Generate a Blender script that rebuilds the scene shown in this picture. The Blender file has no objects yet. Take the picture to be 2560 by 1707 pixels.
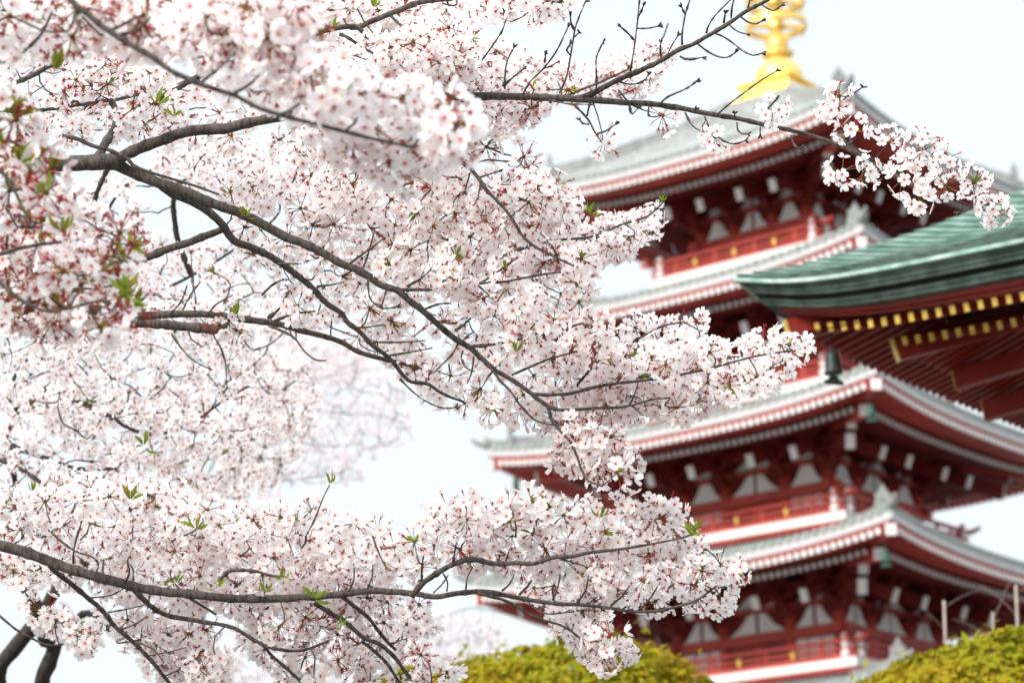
import bpy, math, random
import numpy as np
from mathutils import Vector, Matrix

random.seed(7)
RNG = np.random.default_rng(7)
C = bpy.context.scene.collection
SC = bpy.context.scene

# ------------------------------------------------------------------ camera
FPX, PITCH, ROLL, EYE = 6348.3, 0.28684, -0.02114, 1.6      # focal length in px of a 2560 px wide frame
cp, sp, cr, sr = math.cos(PITCH), math.sin(PITCH), math.cos(ROLL), math.sin(ROLL)
RB, UB, FW = Vector((1, 0, 0)), Vector((0, -sp, cp)), Vector((0, cp, sp))
RIGHT = cr * RB + sr * UB
UP = -sr * RB + cr * UB
cam_d = bpy.data.cameras.new('camera')
cam = bpy.data.objects.new('camera', cam_d)
C.objects.link(cam)
M = Matrix((RIGHT, UP, -FW)).transposed().to_4x4()
M.translation = Vector((0, 0, EYE))
cam.matrix_world = M
cam_d.sensor_width = 36.0
cam_d.lens = 36.0 * FPX / 2560.0
cam_d.clip_start, cam_d.clip_end = 0.05, 3000.0
cam_d.dof.use_dof = True
cam_d.dof.focus_distance = 5.75
cam_d.dof.aperture_fstop = 5.7
SC.camera = cam

# ------------------------------------------------------------------ world, sun, exposure
SUN_EL, SUN_AZ = math.radians(29), math.radians(224)        # azimuth clockwise from +Y: behind the camera, to its left
w = bpy.data.worlds.new('World')
SC.world = w
w.use_nodes = True
nt = w.node_tree
nt.nodes.clear()
sky = nt.nodes.new('ShaderNodeTexSky')
sky.sky_type = 'NISHITA'
sky.sun_disc = False
sky.sun_elevation = SUN_EL
sky.sun_rotation = SUN_AZ
sky.dust_density = 4.0
cloud = nt.nodes.new('ShaderNodeMixRGB')                     # overcast: a bright even cloud layer over the clear sky
cloud.inputs[0].default_value = 0.86
cloud.inputs[2].default_value = (7.0, 7.5, 7.78, 1)
tcw = nt.nodes.new('ShaderNodeTexCoord')                      # an overcast sky is brightest overhead, duller low down
sep = nt.nodes.new('ShaderNodeSeparateXYZ')
mrw = nt.nodes.new('ShaderNodeMapRange')
mrw.inputs['From Min'].default_value = 0.42
mrw.inputs['From Max'].default_value = 1.0
mrw.inputs['To Min'].default_value = 1.0
mrw.inputs['To Max'].default_value = 3.6
mulw = nt.nodes.new('ShaderNodeVectorMath')
mulw.operation = 'SCALE'
nt.links.new(tcw.outputs['Generated'], sep.inputs[0])
nt.links.new(sep.outputs['Z'], mrw.inputs['Value'])
bg = nt.nodes.new('ShaderNodeBackground')
bg.inputs[1].default_value = 0.10
wo = nt.nodes.new('ShaderNodeOutputWorld')
nt.links.new(sky.outputs[0], cloud.inputs[1])
nt.links.new(cloud.outputs[0], mulw.inputs[0])
nt.links.new(mrw.outputs[0], mulw.inputs['Scale'])
nt.links.new(mulw.outputs[0], bg.inputs[0])
nt.links.new(bg.outputs[0], wo.inputs[0])
sl = bpy.data.lights.new('sun', 'SUN')
sl.energy = 2.6
sl.angle = math.radians(11)
sl.color = (1.0, 0.96, 0.9)
so = bpy.data.objects.new('sun', sl)
C.objects.link(so)
sdir = Vector((math.sin(SUN_AZ) * math.cos(SUN_EL), math.cos(SUN_AZ) * math.cos(SUN_EL), math.sin(SUN_EL)))
so.rotation_euler = sdir.to_track_quat('Z', 'Y').to_euler()
SC.view_settings.view_transform = 'Standard'
SC.view_settings.look = 'None'
SC.view_settings.exposure = 0.58
SC.view_settings.gamma = 1.0
SC.cycles.diffuse_bounces = 10
SC.cycles.max_bounces = 14
SC.render.film_transparent = False


# ------------------------------------------------------------------ helpers
def ray(x, y):
    U, V = x - 1280.0, y - 853.5
    return FW + RIGHT * (U / FPX) - UP * (V / FPX)


def at(x, y, d):
    """a picture point at distance d (metres along the view) as a point of the place"""
    return Vector((0, 0, EYE)) + ray(x, y) * d


def mat(name, col, rough=0.6, metal=0.0, var=0.0, scale=8.0, bump=0.0, col2=None, spec=0.3, stretch=None):
    m = bpy.data.materials.new(name)
    m.use_nodes = True
    n = m.node_tree
    b = n.nodes['Principled BSDF']
    b.inputs['Roughness'].default_value = rough
    b.inputs['Metallic'].default_value = metal
    b.inputs['Specular IOR Level'].default_value = spec
    b.inputs['Base Color'].default_value = (*col, 1)
    if var or col2 or bump:
        tc = n.nodes.new('ShaderNodeTexCoord')
        src = tc.outputs['Object']
        if stretch:
            mp = n.nodes.new('ShaderNodeMapping')
            mp.inputs['Scale'].default_value = stretch
            n.links.new(src, mp.inputs[0])
            src = mp.outputs[0]
        no = n.nodes.new('ShaderNodeTexNoise')
        no.inputs['Scale'].default_value = scale
        no.inputs['Detail'].default_value = 6
        n.links.new(src, no.inputs['Vector'])
        rp = n.nodes.new('ShaderNodeValToRGB')
        a = tuple(max(0, c * (1 - var)) for c in col)
        e = col2 if col2 else tuple(min(1, c * (1 + var)) for c in col)
        rp.color_ramp.elements[0].color = (*a, 1)
        rp.color_ramp.elements[1].color = (*e, 1)
        rp.color_ramp.elements[0].position = 0.35
        rp.color_ramp.elements[1].position = 0.68
        n.links.new(no.outputs['Fac'], rp.inputs[0])
        n.links.new(rp.outputs[0], b.inputs['Base Color'])
        if bump:
            bp = n.nodes.new('ShaderNodeBump')
            bp.inputs['Strength'].default_value = bump
            bp.inputs['Distance'].default_value = 0.02
            n.links.new(no.outputs['Fac'], bp.inputs['Height'])
            n.links.new(bp.outputs[0], b.inputs['Normal'])
    return m


def leafy(name, trans, build):
    """thin petal or leaf: diffuse on both sides plus light let through"""
    m = bpy.data.materials.new(name)
    m.use_nodes = True
    n = m.node_tree
    n.nodes.clear()
    out = n.nodes.new('ShaderNodeOutputMaterial')
    d = n.nodes.new('ShaderNodeBsdfDiffuse')
    t = n.nodes.new('ShaderNodeBsdfTranslucent')
    mx = n.nodes.new('ShaderNodeMixShader')
    mx.inputs[0].default_value = trans
    col = build(n)
    n.links.new(col, d.inputs[0])
    n.links.new(col, t.inputs[0])
    n.links.new(d.outputs[0], mx.inputs[1])
    n.links.new(t.outputs[0], mx.inputs[2])
    n.links.new(mx.outputs[0], out.inputs[0])
    return m


def attr(n, name):
    a = n.nodes.new('ShaderNodeAttribute')
    a.attribute_name = name
    return a.outputs['Fac']


def petal_col(n):
    r = n.nodes.new('ShaderNodeValToRGB')
    e = r.color_ramp.elements
    e[0].position, e[0].color = 0.08, (0.62, 0.10, 0.12, 1)
    e[1].position, e[1].color = 0.27, (0.985, 0.972, 0.968, 1)
    x = e.new(0.15)
    x.color = (0.90, 0.62, 0.62, 1)
    n.links.new(attr(n, 't'), r.inputs[0])
    mx = n.nodes.new('ShaderNodeMixRGB')
    mx.inputs[2].default_value = (0.95, 0.80, 0.82, 1)
    n.links.new(attr(n, 'tint'), mx.inputs[0])
    n.links.new(r.outputs[0], mx.inputs[1])
    return mx.outputs[0]


def two_col(a, b_):
    def f(n):
        mx = n.nodes.new('ShaderNodeMixRGB')
        mx.inputs[1].default_value = (*a, 1)
        mx.inputs[2].default_value = (*b_, 1)
        n.links.new(attr(n, 'tint'), mx.inputs[0])
        return mx.outputs[0]
    return f


MT = {}
MT['petal'] = leafy('petal', 0.55, petal_col)
MT['calyx'] = leafy('calyx', 0.25, two_col((0.40, 0.035, 0.05), (0.30, 0.07, 0.04)))
MT['pedicel'] = leafy('pedicel', 0.2, two_col((0.34, 0.27, 0.07), (0.33, 0.09, 0.06)))
MT['stamen'] = leafy('stamen', 0.2, two_col((0.72, 0.30, 0.14), (0.60, 0.13, 0.12)))
MT['budscale'] = leafy('budscale', 0.1, two_col((0.13, 0.065, 0.02), (0.22, 0.12, 0.03)))
MT['leaf'] = leafy('leaf', 0.45, two_col((0.20, 0.32, 0.03), (0.30, 0.23, 0.05)))
MT['bush_leaf'] = leafy('bush_leaf', 0.35, two_col((0.26, 0.275, 0.02), (0.39, 0.25, 0.02)))
FLOWER_MATS = ['petal', 'calyx', 'pedicel', 'stamen', 'budscale']


def bark_mat(name, dark, light):
    m = mat(name, dark, 0.85, 0, 0.0, 60.0, 0.0)
    n = m.node_tree
    b = n.nodes['Principled BSDF']
    tc = n.nodes.new('ShaderNodeTexCoord')
    no = n.nodes.new('ShaderNodeTexNoise')
    no.inputs['Scale'].default_value = 38
    no.inputs['Detail'].default_value = 7
    no.inputs['Roughness'].default_value = 0.65
    mp = n.nodes.new('ShaderNodeMapping')
    mp.inputs['Scale'].default_value = (3.2, 1, 1)
    n.links.new(tc.outputs['Object'], mp.inputs[0])
    n.links.new(mp.outputs[0], no.inputs['Vector'])
    r = n.nodes.new('ShaderNodeValToRGB')
    r.color_ramp.elements[0].position, r.color_ramp.elements[0].color = 0.36, (*dark, 1)
    r.color_ramp.elements[1].position, r.color_ramp.elements[1].color = 0.66, (*light, 1)
    n.links.new(no.outputs['Fac'], r.inputs[0])
    n.links.new(r.outputs[0], b.inputs['Base Color'])
    bp = n.nodes.new('ShaderNodeBump')
    bp.inputs['Strength'].default_value = 0.8
    bp.inputs['Distance'].default_value = 0.004
    n.links.new(no.outputs['Fac'], bp.inputs['Height'])
    n.links.new(bp.outputs[0], b.inputs['Normal'])
    return m


MT['bark'] = bark_mat('cherry_bark', (0.034, 0.027, 0.023), (0.125, 0.105, 0.09))
MT['bark_far'] = bark_mat('cherry_bark_far', (0.05, 0.04, 0.035), (0.12, 0.10, 0.09))
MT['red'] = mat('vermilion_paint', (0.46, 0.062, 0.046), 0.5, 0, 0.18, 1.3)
MT['bark_dark'] = bark_mat('cherry_bark_dark', (0.022, 0.018, 0.015), (0.075, 0.064, 0.054))
MT['red_shaded'] = mat('vermilion_shaded', (0.175, 0.0165, 0.0135), 0.65, 0, 0.2, 1.2)  # same vermilion, its colour darkened to stand in for shade under the eaves
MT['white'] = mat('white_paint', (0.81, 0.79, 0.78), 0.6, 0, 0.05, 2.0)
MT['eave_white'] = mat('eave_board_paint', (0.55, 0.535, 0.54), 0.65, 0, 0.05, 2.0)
MT['plaster'] = mat('white_plaster', (0.84, 0.84, 0.82), 0.8, 0, 0.06, 1.5)
MT['tile'] = mat('grey_roof_tile', (0.30, 0.307, 0.295), 0.55, 0, 0.22, 2.5)
MT['ridge'] = mat('grey_ridge_tile', (0.29, 0.297, 0.288), 0.6, 0, 0.2, 3)
MT['fringe_green'] = mat('green_fringe_strip', (0.20, 0.36, 0.29), 0.6, 0, 0.2, 3)  # for an added strip: the lens's green colour fringe along the eave edge
MT['dark'] = mat('dark_opening', (0.05, 0.045, 0.05), 0.5)
MT['gold'] = mat('gilded_metal', (0.86, 0.60, 0.17), 0.4, 0.6, 0.08, 2.0)
MT['gold_paint'] = mat('gold_plate', (0.74, 0.50, 0.11), 0.42, 0.3, 0.22, 9.0)
MT['bronze_green'] = mat('green_bronze', (0.05, 0.13, 0.10), 0.6, 0.2, 0.25, 12)
MT['iron'] = mat('dark_bronze', (0.035, 0.05, 0.05), 0.5, 0.4, 0.3, 14)
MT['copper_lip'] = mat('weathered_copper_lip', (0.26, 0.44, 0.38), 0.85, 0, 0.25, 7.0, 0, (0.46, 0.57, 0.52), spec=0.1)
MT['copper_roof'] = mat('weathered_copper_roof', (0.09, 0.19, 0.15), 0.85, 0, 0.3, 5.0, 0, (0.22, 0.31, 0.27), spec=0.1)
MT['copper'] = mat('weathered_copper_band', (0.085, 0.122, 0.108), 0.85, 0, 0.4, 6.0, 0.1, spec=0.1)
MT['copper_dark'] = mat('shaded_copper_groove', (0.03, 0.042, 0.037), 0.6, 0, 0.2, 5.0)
MT['hall_red'] = mat('hall_red_paint', (0.26, 0.026, 0.018), 0.42, 0, 0.15, 2.5)
MT['ground'] = mat('shaded_gravel', (0.12, 0.115, 0.105), 0.9, 0, 0.15, 0.6)  # gravel darkened in colour for the shade of surrounding buildings and trees
MT['pole'] = mat('pale_weathered_wood', (0.34, 0.28, 0.24), 0.8, 0, 0.2, 14)
MT['shrub_dark'] = mat('shrub_inner_twigs', (0.035, 0.04, 0.012), 0.9)


class MB:
    """collects shapes into one mesh with material slots"""
    def __init__(s):
        s.v, s.f, s.m = [], [], []

    def add(s, verts, faces, m=0):
        o = len(s.v)
        s.v.extend([tuple(p) for p in verts])
        for f in faces:
            s.f.append(tuple(i + o for i in f))
            s.m.append(m)

    def box(s, c, size, m=0, ax=None):
        x, y, z = (h / 2 for h in size)
        c = Vector(c)
        if ax is None:
            ax = (Vector((1, 0, 0)), Vector((0, 1, 0)), Vector((0, 0, 1)))
        P = [c + ax[0] * (a * x) + ax[1] * (b * y) + ax[2] * (d * z) for d in (-1, 1) for a, b in ((-1, -1), (1, -1), (1, 1), (-1, 1))]
        s.add(P, [(3, 2, 1, 0), (4, 5, 6, 7), (0, 1, 5, 4), (1, 2, 6, 5), (2, 3, 7, 6), (3, 0, 4, 7)], m)

    def beam(s, a, b, wd, ht, m=0, capm=None, cap_t=0.03, up=Vector((0, 0, 1))):
        """square bar a to b (b gets an end plate of material capm)"""
        a, b = Vector(a), Vector(b)
        d = (b - a)
        L = d.length
        d.normalize()
        x = d.cross(up).normalized()
        y = x.cross(d)
        s.box((a + b) / 2, (wd, ht, L), m, (x, y, d))
        if capm is not None:
            s.box(b + d * (cap_t / 2 + 0.002), (wd * 1.04, ht * 1.04, cap_t), capm, (x, y, d))

    def tube(s, pts, rad, sides=8, m=0, cap=True):
        pts = [Vector(p) for p in pts]
        n = len(pts)
        o = len(s.v)
        t0 = (pts[1] - pts[0]).normalized()
        ref = Vector((0, 0, 1)) if abs(t0.z) < 0.9 else Vector((1, 0, 0))
        x = t0.cross(ref).normalized()
        for i in range(n):
            t = (pts[min(i + 1, n - 1)] - pts[max(i - 1, 0)])
            if t.length < 1e-9:
                t = t0
            t.normalize()
            x = (x - t * x.dot(t))
            x.normalize()
            y = t.cross(x)
            r = rad[i] if hasattr(rad, '__len__') else rad
            for k in range(sides):
                a = 2 * math.pi * k / sides
                s.v.append(tuple(pts[i] + x * (r * math.cos(a)) + y * (r * math.sin(a))))
        for i in range(n - 1):
            for k in range(sides):
                k2 = (k + 1) % sides
                s.f.append((o + i * sides + k, o + i * sides + k2, o + (i + 1) * sides + k2, o + (i + 1) * sides + k))
                s.m.append(m)
        if cap:
            s.f.append(tuple(o + k for k in reversed(range(sides))))
            s.m.append(m)
            s.f.append(tuple(o + (n - 1) * sides + k for k in range(sides)))
            s.m.append(m)

    def lathe(s, c, prof, sides=20, m=0):
        c = Vector(c)
        o = len(s.v)
        for r, z in prof:
            for k in range(sides):
                a = 2 * math.pi * k / sides
                s.v.append((c.x + r * math.cos(a), c.y + r * math.sin(a), c.z + z))
        for i in range(len(prof) - 1):
            for k in range(sides):
                k2 = (k + 1) % sides
                s.f.append((o + i * sides + k, o + i * sides + k2, o + (i + 1) * sides + k2, o + (i + 1) * sides + k))
                s.m.append(m)
        s.f.append(tuple(o + k for k in reversed(range(sides))))
        s.m.append(m)
        s.f.append(tuple(o + (len(prof) - 1) * sides + k for k in range(sides)))
        s.m.append(m)

    def grid(s, rows, m=0):
        o = len(s.v)
        nc = len(rows[0])
        for r in rows:
            s.v.extend([tuple(p) for p in r])
        for i in range(len(rows) - 1):
            for k in range(nc - 1):
                s.f.append((o + i * nc + k, o + i * nc + k + 1, o + (i + 1) * nc + k + 1, o + (i + 1) * nc + k))
                s.m.append(m)

    def build(s, name, mats, parent=None, smooth=False):
        me = bpy.data.meshes.new(name)
        me.from_pydata(s.v, [], s.f)
        for k in (mats if isinstance(mats, (list, tuple)) else [mats]):
            me.materials.append(MT[k])
        me.polygons.foreach_set('material_index', s.m)
        if smooth:
            me.polygons.foreach_set('use_smooth', [True] * len(me.polygons))
        me.update()
        o = bpy.data.objects.new(name, me)
        C.objects.link(o)
        if parent is not None:
            o.parent = parent
        return o


def tag(o, label, cat, group=None, kind=None):
    o['label'] = label
    o['category'] = cat
    if group:
        o['group'] = group
    if kind:
        o['kind'] = kind
    return o


def empty(name, loc, rz=0.0):
    o = bpy.data.objects.new(name, None)
    o.empty_display_size = 0.3
    C.objects.link(o)
    o.location = loc
    o.rotation_euler = (0, 0, rz)
    return o


# ------------------------------------------------------------------ ground
g = MB()
n = 64
ring = [(700 * math.cos(2 * math.pi * k / n), 700 * math.sin(2 * math.pi * k / n), 0) for k in range(n)]
g.add(ring, [tuple(range(n))])
gr = g.build('ground', 'ground')
gr['kind'] = 'structure'

# ------------------------------------------------------------------ pagoda
PB, PD, PPHI = 0.1149, 83.05, 0.90071
PC = Vector((PD * math.sin(PB), PD * math.cos(PB), 0))
pag = empty('pagoda', PC, PPHI)
tag(pag, 'tall red five storey pagoda with grey tiled roofs and gold finial', 'pagoda')
ZE = {5: 29.534 + EYE, 4: 24.963 + EYE, 3: 20.343 + EYE, 2: 15.840 + EYE, 1: 11.25 + EYE}       # eave corners
AE = {r: 7.5 * (1 - 0.05896 * (r - 3)) for r in ZE}                                            # eave half widths
BAL = {5: (3.45, 26.2), 4: (3.74, 21.5), 3: (4.05, 17.02), 2: (4.28, 12.43), 1: (4.6, 7.6)}    # balcony half width, floor height
BAL = {k: (a, z + EYE) for k, (a, z) in BAL.items()}
WALL = {5: 2.10, 4: 2.43, 3: 2.75, 2: 3.03, 1: 3.3}
MID = {5: 0.78, 4: 0.96, 3: 1.14, 2: 1.25, 1: 1.35}
LIFT, LEX = 0.52, 2.7


def rot4(k, p):
    """k quarter turns; face 0 looks along -u (the side seen on the left of the picture)"""
    x, y, z = p
    for _ in range(k):
        x, y = -y, x
    return (x, y, z)


def eave_z(r, s):
    return ZE[r] - LIFT * (1 - abs(s) ** LEX)


FASC = 0.29
for r in (1, 2, 3, 4, 5):
    a, e = AE[r], ZE[r]
    if r < 5:
        tb, tz = BAL[r + 1][0] - 0.25, BAL[r + 1][1] - 0.52
    else:
        tb, tz = 1.30, 32.62 + EYE

    def surf(s, q, off=0.0):
        """face 0 roof surface: s along the eave, q from eave (0) to top (1)"""
        h = a + (tb - a) * q
        z0 = eave_z(r, s)
        lowq = e - LIFT
        z = lowq + (tz - lowq) * (0.72 * q + 0.28 * q * q) + (z0 - lowq) * (1 - q) ** 2.2
        return (-h, h * s, z + off)
    roof = MB()
    NS, NQ = 24, 8
    for k in range(4):
        rows = [[rot4(k, surf(-1 + 2 * j / NS, i / NQ)) for j in range(NS + 1)] for i in range(NQ + 1)]
        roof.grid([list(reversed(x)) for x in rows], 0)
        # round cover tiles running down the slope
        nt_ = int(2 * a / 0.31)
        for j in range(nt_):
            v = -a + 2 * a * (j + 0.5) / nt_
            qmax = 1.0 if abs(v) <= tb else (a - abs(v)) / (a - tb)
            if qmax < 0.05:
                continue
            nseg = 5
            rw = []
            for i in range(nseg + 1):
                q = qmax * i / nseg
                h = a + (tb - a) * q
                s_ = max(-1, min(1, v / h))
                x, y, z = surf(s_, q)
                rw.append([rot4(k, (x, y + dy, z + dz)) for dy, dz in ((-0.09, -0.01), (-0.065, 0.07), (0, 0.10), (0.065, 0.07), (0.09, -0.01))])
            roof.grid(rw, 0)
            x, y, z = surf(v / a, 0)
            P = [rot4(k, (x - 0.02, y + 0.10 * math.cos(t), z + 0.02 + 0.10 * math.sin(t))) for t in [i * math.pi / 4 for i in range(8)]]
            roof.add(P, [tuple(reversed(range(8)))], 1)
    roof_o = roof.build('roof', ['tile', 'ridge'], pag)
    # white eave board under the tiles
    fb = MB()
    st = MB()
    rb = MB()
    for k in range(4):
        N = 32
        rows_o, rows_i = [], []
        for tgt, z0, z1, di0, di1 in ((fb, -0.02, -FASC, 0.03, 0.07), (st, 0.045, -0.018, -0.01, 0.0), (rb, -FASC - 0.003, -FASC - 0.13, 0.13, 0.16)):
            prof = ((di0, z0), (di1, z1), (di1 + 0.3, z1), (di0 + 0.3, z0))
            rows = []
            for j in range(N + 1):
                s = -1 + 2 * j / N
                rows.append([rot4(k, (-(a - di), (a - di) * s, eave_z(r, s) + z)) for di, z in prof + (prof[0],)])
            tgt.grid(rows, 0)
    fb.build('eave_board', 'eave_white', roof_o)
    st.build('eave_fringe', 'fringe_green', roof_o)
    rb.build('eave_beam', 'red', roof_o)
    # rafters in two rows with white ends
    fr, br, sf = MB(), MB(), MB()
    sp_ = 0.25
    D2 = 1.5
    for k in range(4):
        nr = int(2 * (a - 0.35) / sp_)
        for j in range(nr + 1):
            v = -(a - 0.35) + 2 * (a - 0.35) * j / nr
            s = v / a
            z = eave_z(r, s) - FASC - 0.13
            inn = min(D2 + 0.4, a - abs(v) - 0.05)
            if inn > 0.3:
                p1 = Vector(rot4(k, (-(a - 0.16), v, z - 0.06)))
                p0 = Vector(rot4(k, (-(a - 0.16 - inn), v, z - 0.06 + 0.17 * inn)))
                fr.beam(p0, p1, 0.145, 0.165, 0, 1, 0.03)
            if abs(v) < a - D2 - 0.2:
                inn = min(3.2, a - D2 - abs(v) - 0.05)
                zz = eave_z(r, v / (a - 0.2)) - FASC - 0.20
                p1 = Vector(rot4(k, (-(a - D2), v, zz - 0.06)))
                p0 = Vector(rot4(k, (-(a - D2 - inn), v, zz - 0.06 + 0.24 * inn)))
                br.beam(p0, p1, 0.125, 0.16, 0, 1, 0.03)
        rows = []
        for i, (di, dz) in enumerate(((0.2, -0.42), (D2, -0.18), (D2 + 0.02, -0.26), (a - WALL[r] - 0.1, 0.55))):
            rows.append([rot4(k, (-(a - di), (a - di) * (-1 + 2 * j / 20), eave_z(r, (-1 + 2 * j / 20)) * (1 if i < 2 else 0.5) + (0 if i < 2 else 0.5 * (e - LIFT)) + dz)) for j in range(21)])
        sf.grid(rows, 0)
    fr.build('rafter_row', ['red', 'white'], roof_o)
    br.build('rafter_row', ['red_shaded', 'white'], roof_o)
    sf.build('soffit', 'red_shaded', roof_o)
    # hip rafters under the corners, hip ridges and their end ornaments above
    for k in range(4):
        hr = MB()

        def dg(wd, z):
            return Vector(rot4(k, (-wd, -wd, z)))
        hr.beam(dg(a - 1.8, e - 0.45), dg(a - 0.22, e - 0.56), 0.30, 0.34, 0, 1, 0.05)
        hr.beam(dg(a - 3.6, e - 0.55), dg(a - 1.25, e - 0.98), 0.32, 0.34, 0, 1, 0.05)
        hr.build('hip_rafter', ['red', 'white'], pag)
        rd = MB()
        pts, pts2 = [], []
        for i in range(13):
            q = i / 12
            x, y, z = rot4(k, surf(-1, q))
            pts.append(Vector((x, y, z)))
        for i in range(12):
            A, B = pts[i], pts[i + 1]
            q = i / 12
            if q >= 0.16:
                hh_ = 0.36 if q < 0.5 else max(0.12, 0.36 - 0.6 * (q - 0.5))
                rd.beam(A + Vector((0, 0, hh_ / 2 - 0.02)), B + Vector((0, 0, hh_ / 2 - 0.02)), 0.30, hh_, 0)
                rd.beam(A + Vector((0, 0, hh_ + 0.01)), B + Vector((0, 0, hh_ + 0.01)), 0.2, 0.08, 0)
            else:
                rd.beam(A + Vector((0, 0, 0.12)), B + Vector((0, 0, 0.13)), 0.26, 0.26, 0)
        # tip curls up past the eave
        out = (pts[0] - pts[1])
        out.z = 0
        out.normalize()
        rd.tube([pts[0] + Vector((0, 0, 0.12)), pts[0] + out * 0.22 + Vector((0, 0, 0.17)), pts[0] + out * 0.42 + Vector((0, 0, 0.30))], [0.13, 0.10, 0.05], 8, 0)
        rd.build('hip_ridge', 'ridge', roof_o)
        on = MB()
        c0 = pts[2]
        side = Vector((-out.y, out.x, 0))
        ax = (side, out, Vector((0, 0, 1)))
        on.box(c0 + Vector((0, 0, 0.22)) + out * 0.06, (0.5, 0.16, 0.40), 0, ax)
        on.box(c0 + Vector((0, 0, 0.55)) + out * 0.06, (0.36, 0.15, 0.2), 0, ax)
        on.box(c0 + Vector((0, 0, 0.72)) + out * 0.06, (0.22, 0.14, 0.12), 0, ax)
        on.tube([c0 + Vector((0, 0, 0.7)) + out * 0.06, c0 + Vector((0, 0, 0.92)) + out * 0.10], [0.07, 0.03], 8, 0)
        for sgn in (-1, 1):
            b0 = c0 + side * (0.22 * sgn) + out * 0.06
            on.tube([b0 - side * (0.05 * sgn) + Vector((0, 0, 0.42)), b0 + Vector((0, 0, 0.66))], [0.06, 0.025], 6, 0)
        c1 = pts[0]
        on.build('ridge_ornament', 'ridge', roof_o)
        on = MB()
        on.box(c1 + Vector((0, 0, 0.2)) - out * 0.1, (0.36, 0.12, 0.26), 0, ax)
        on.build('ridge_ornament', 'ridge', roof_o)

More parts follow.
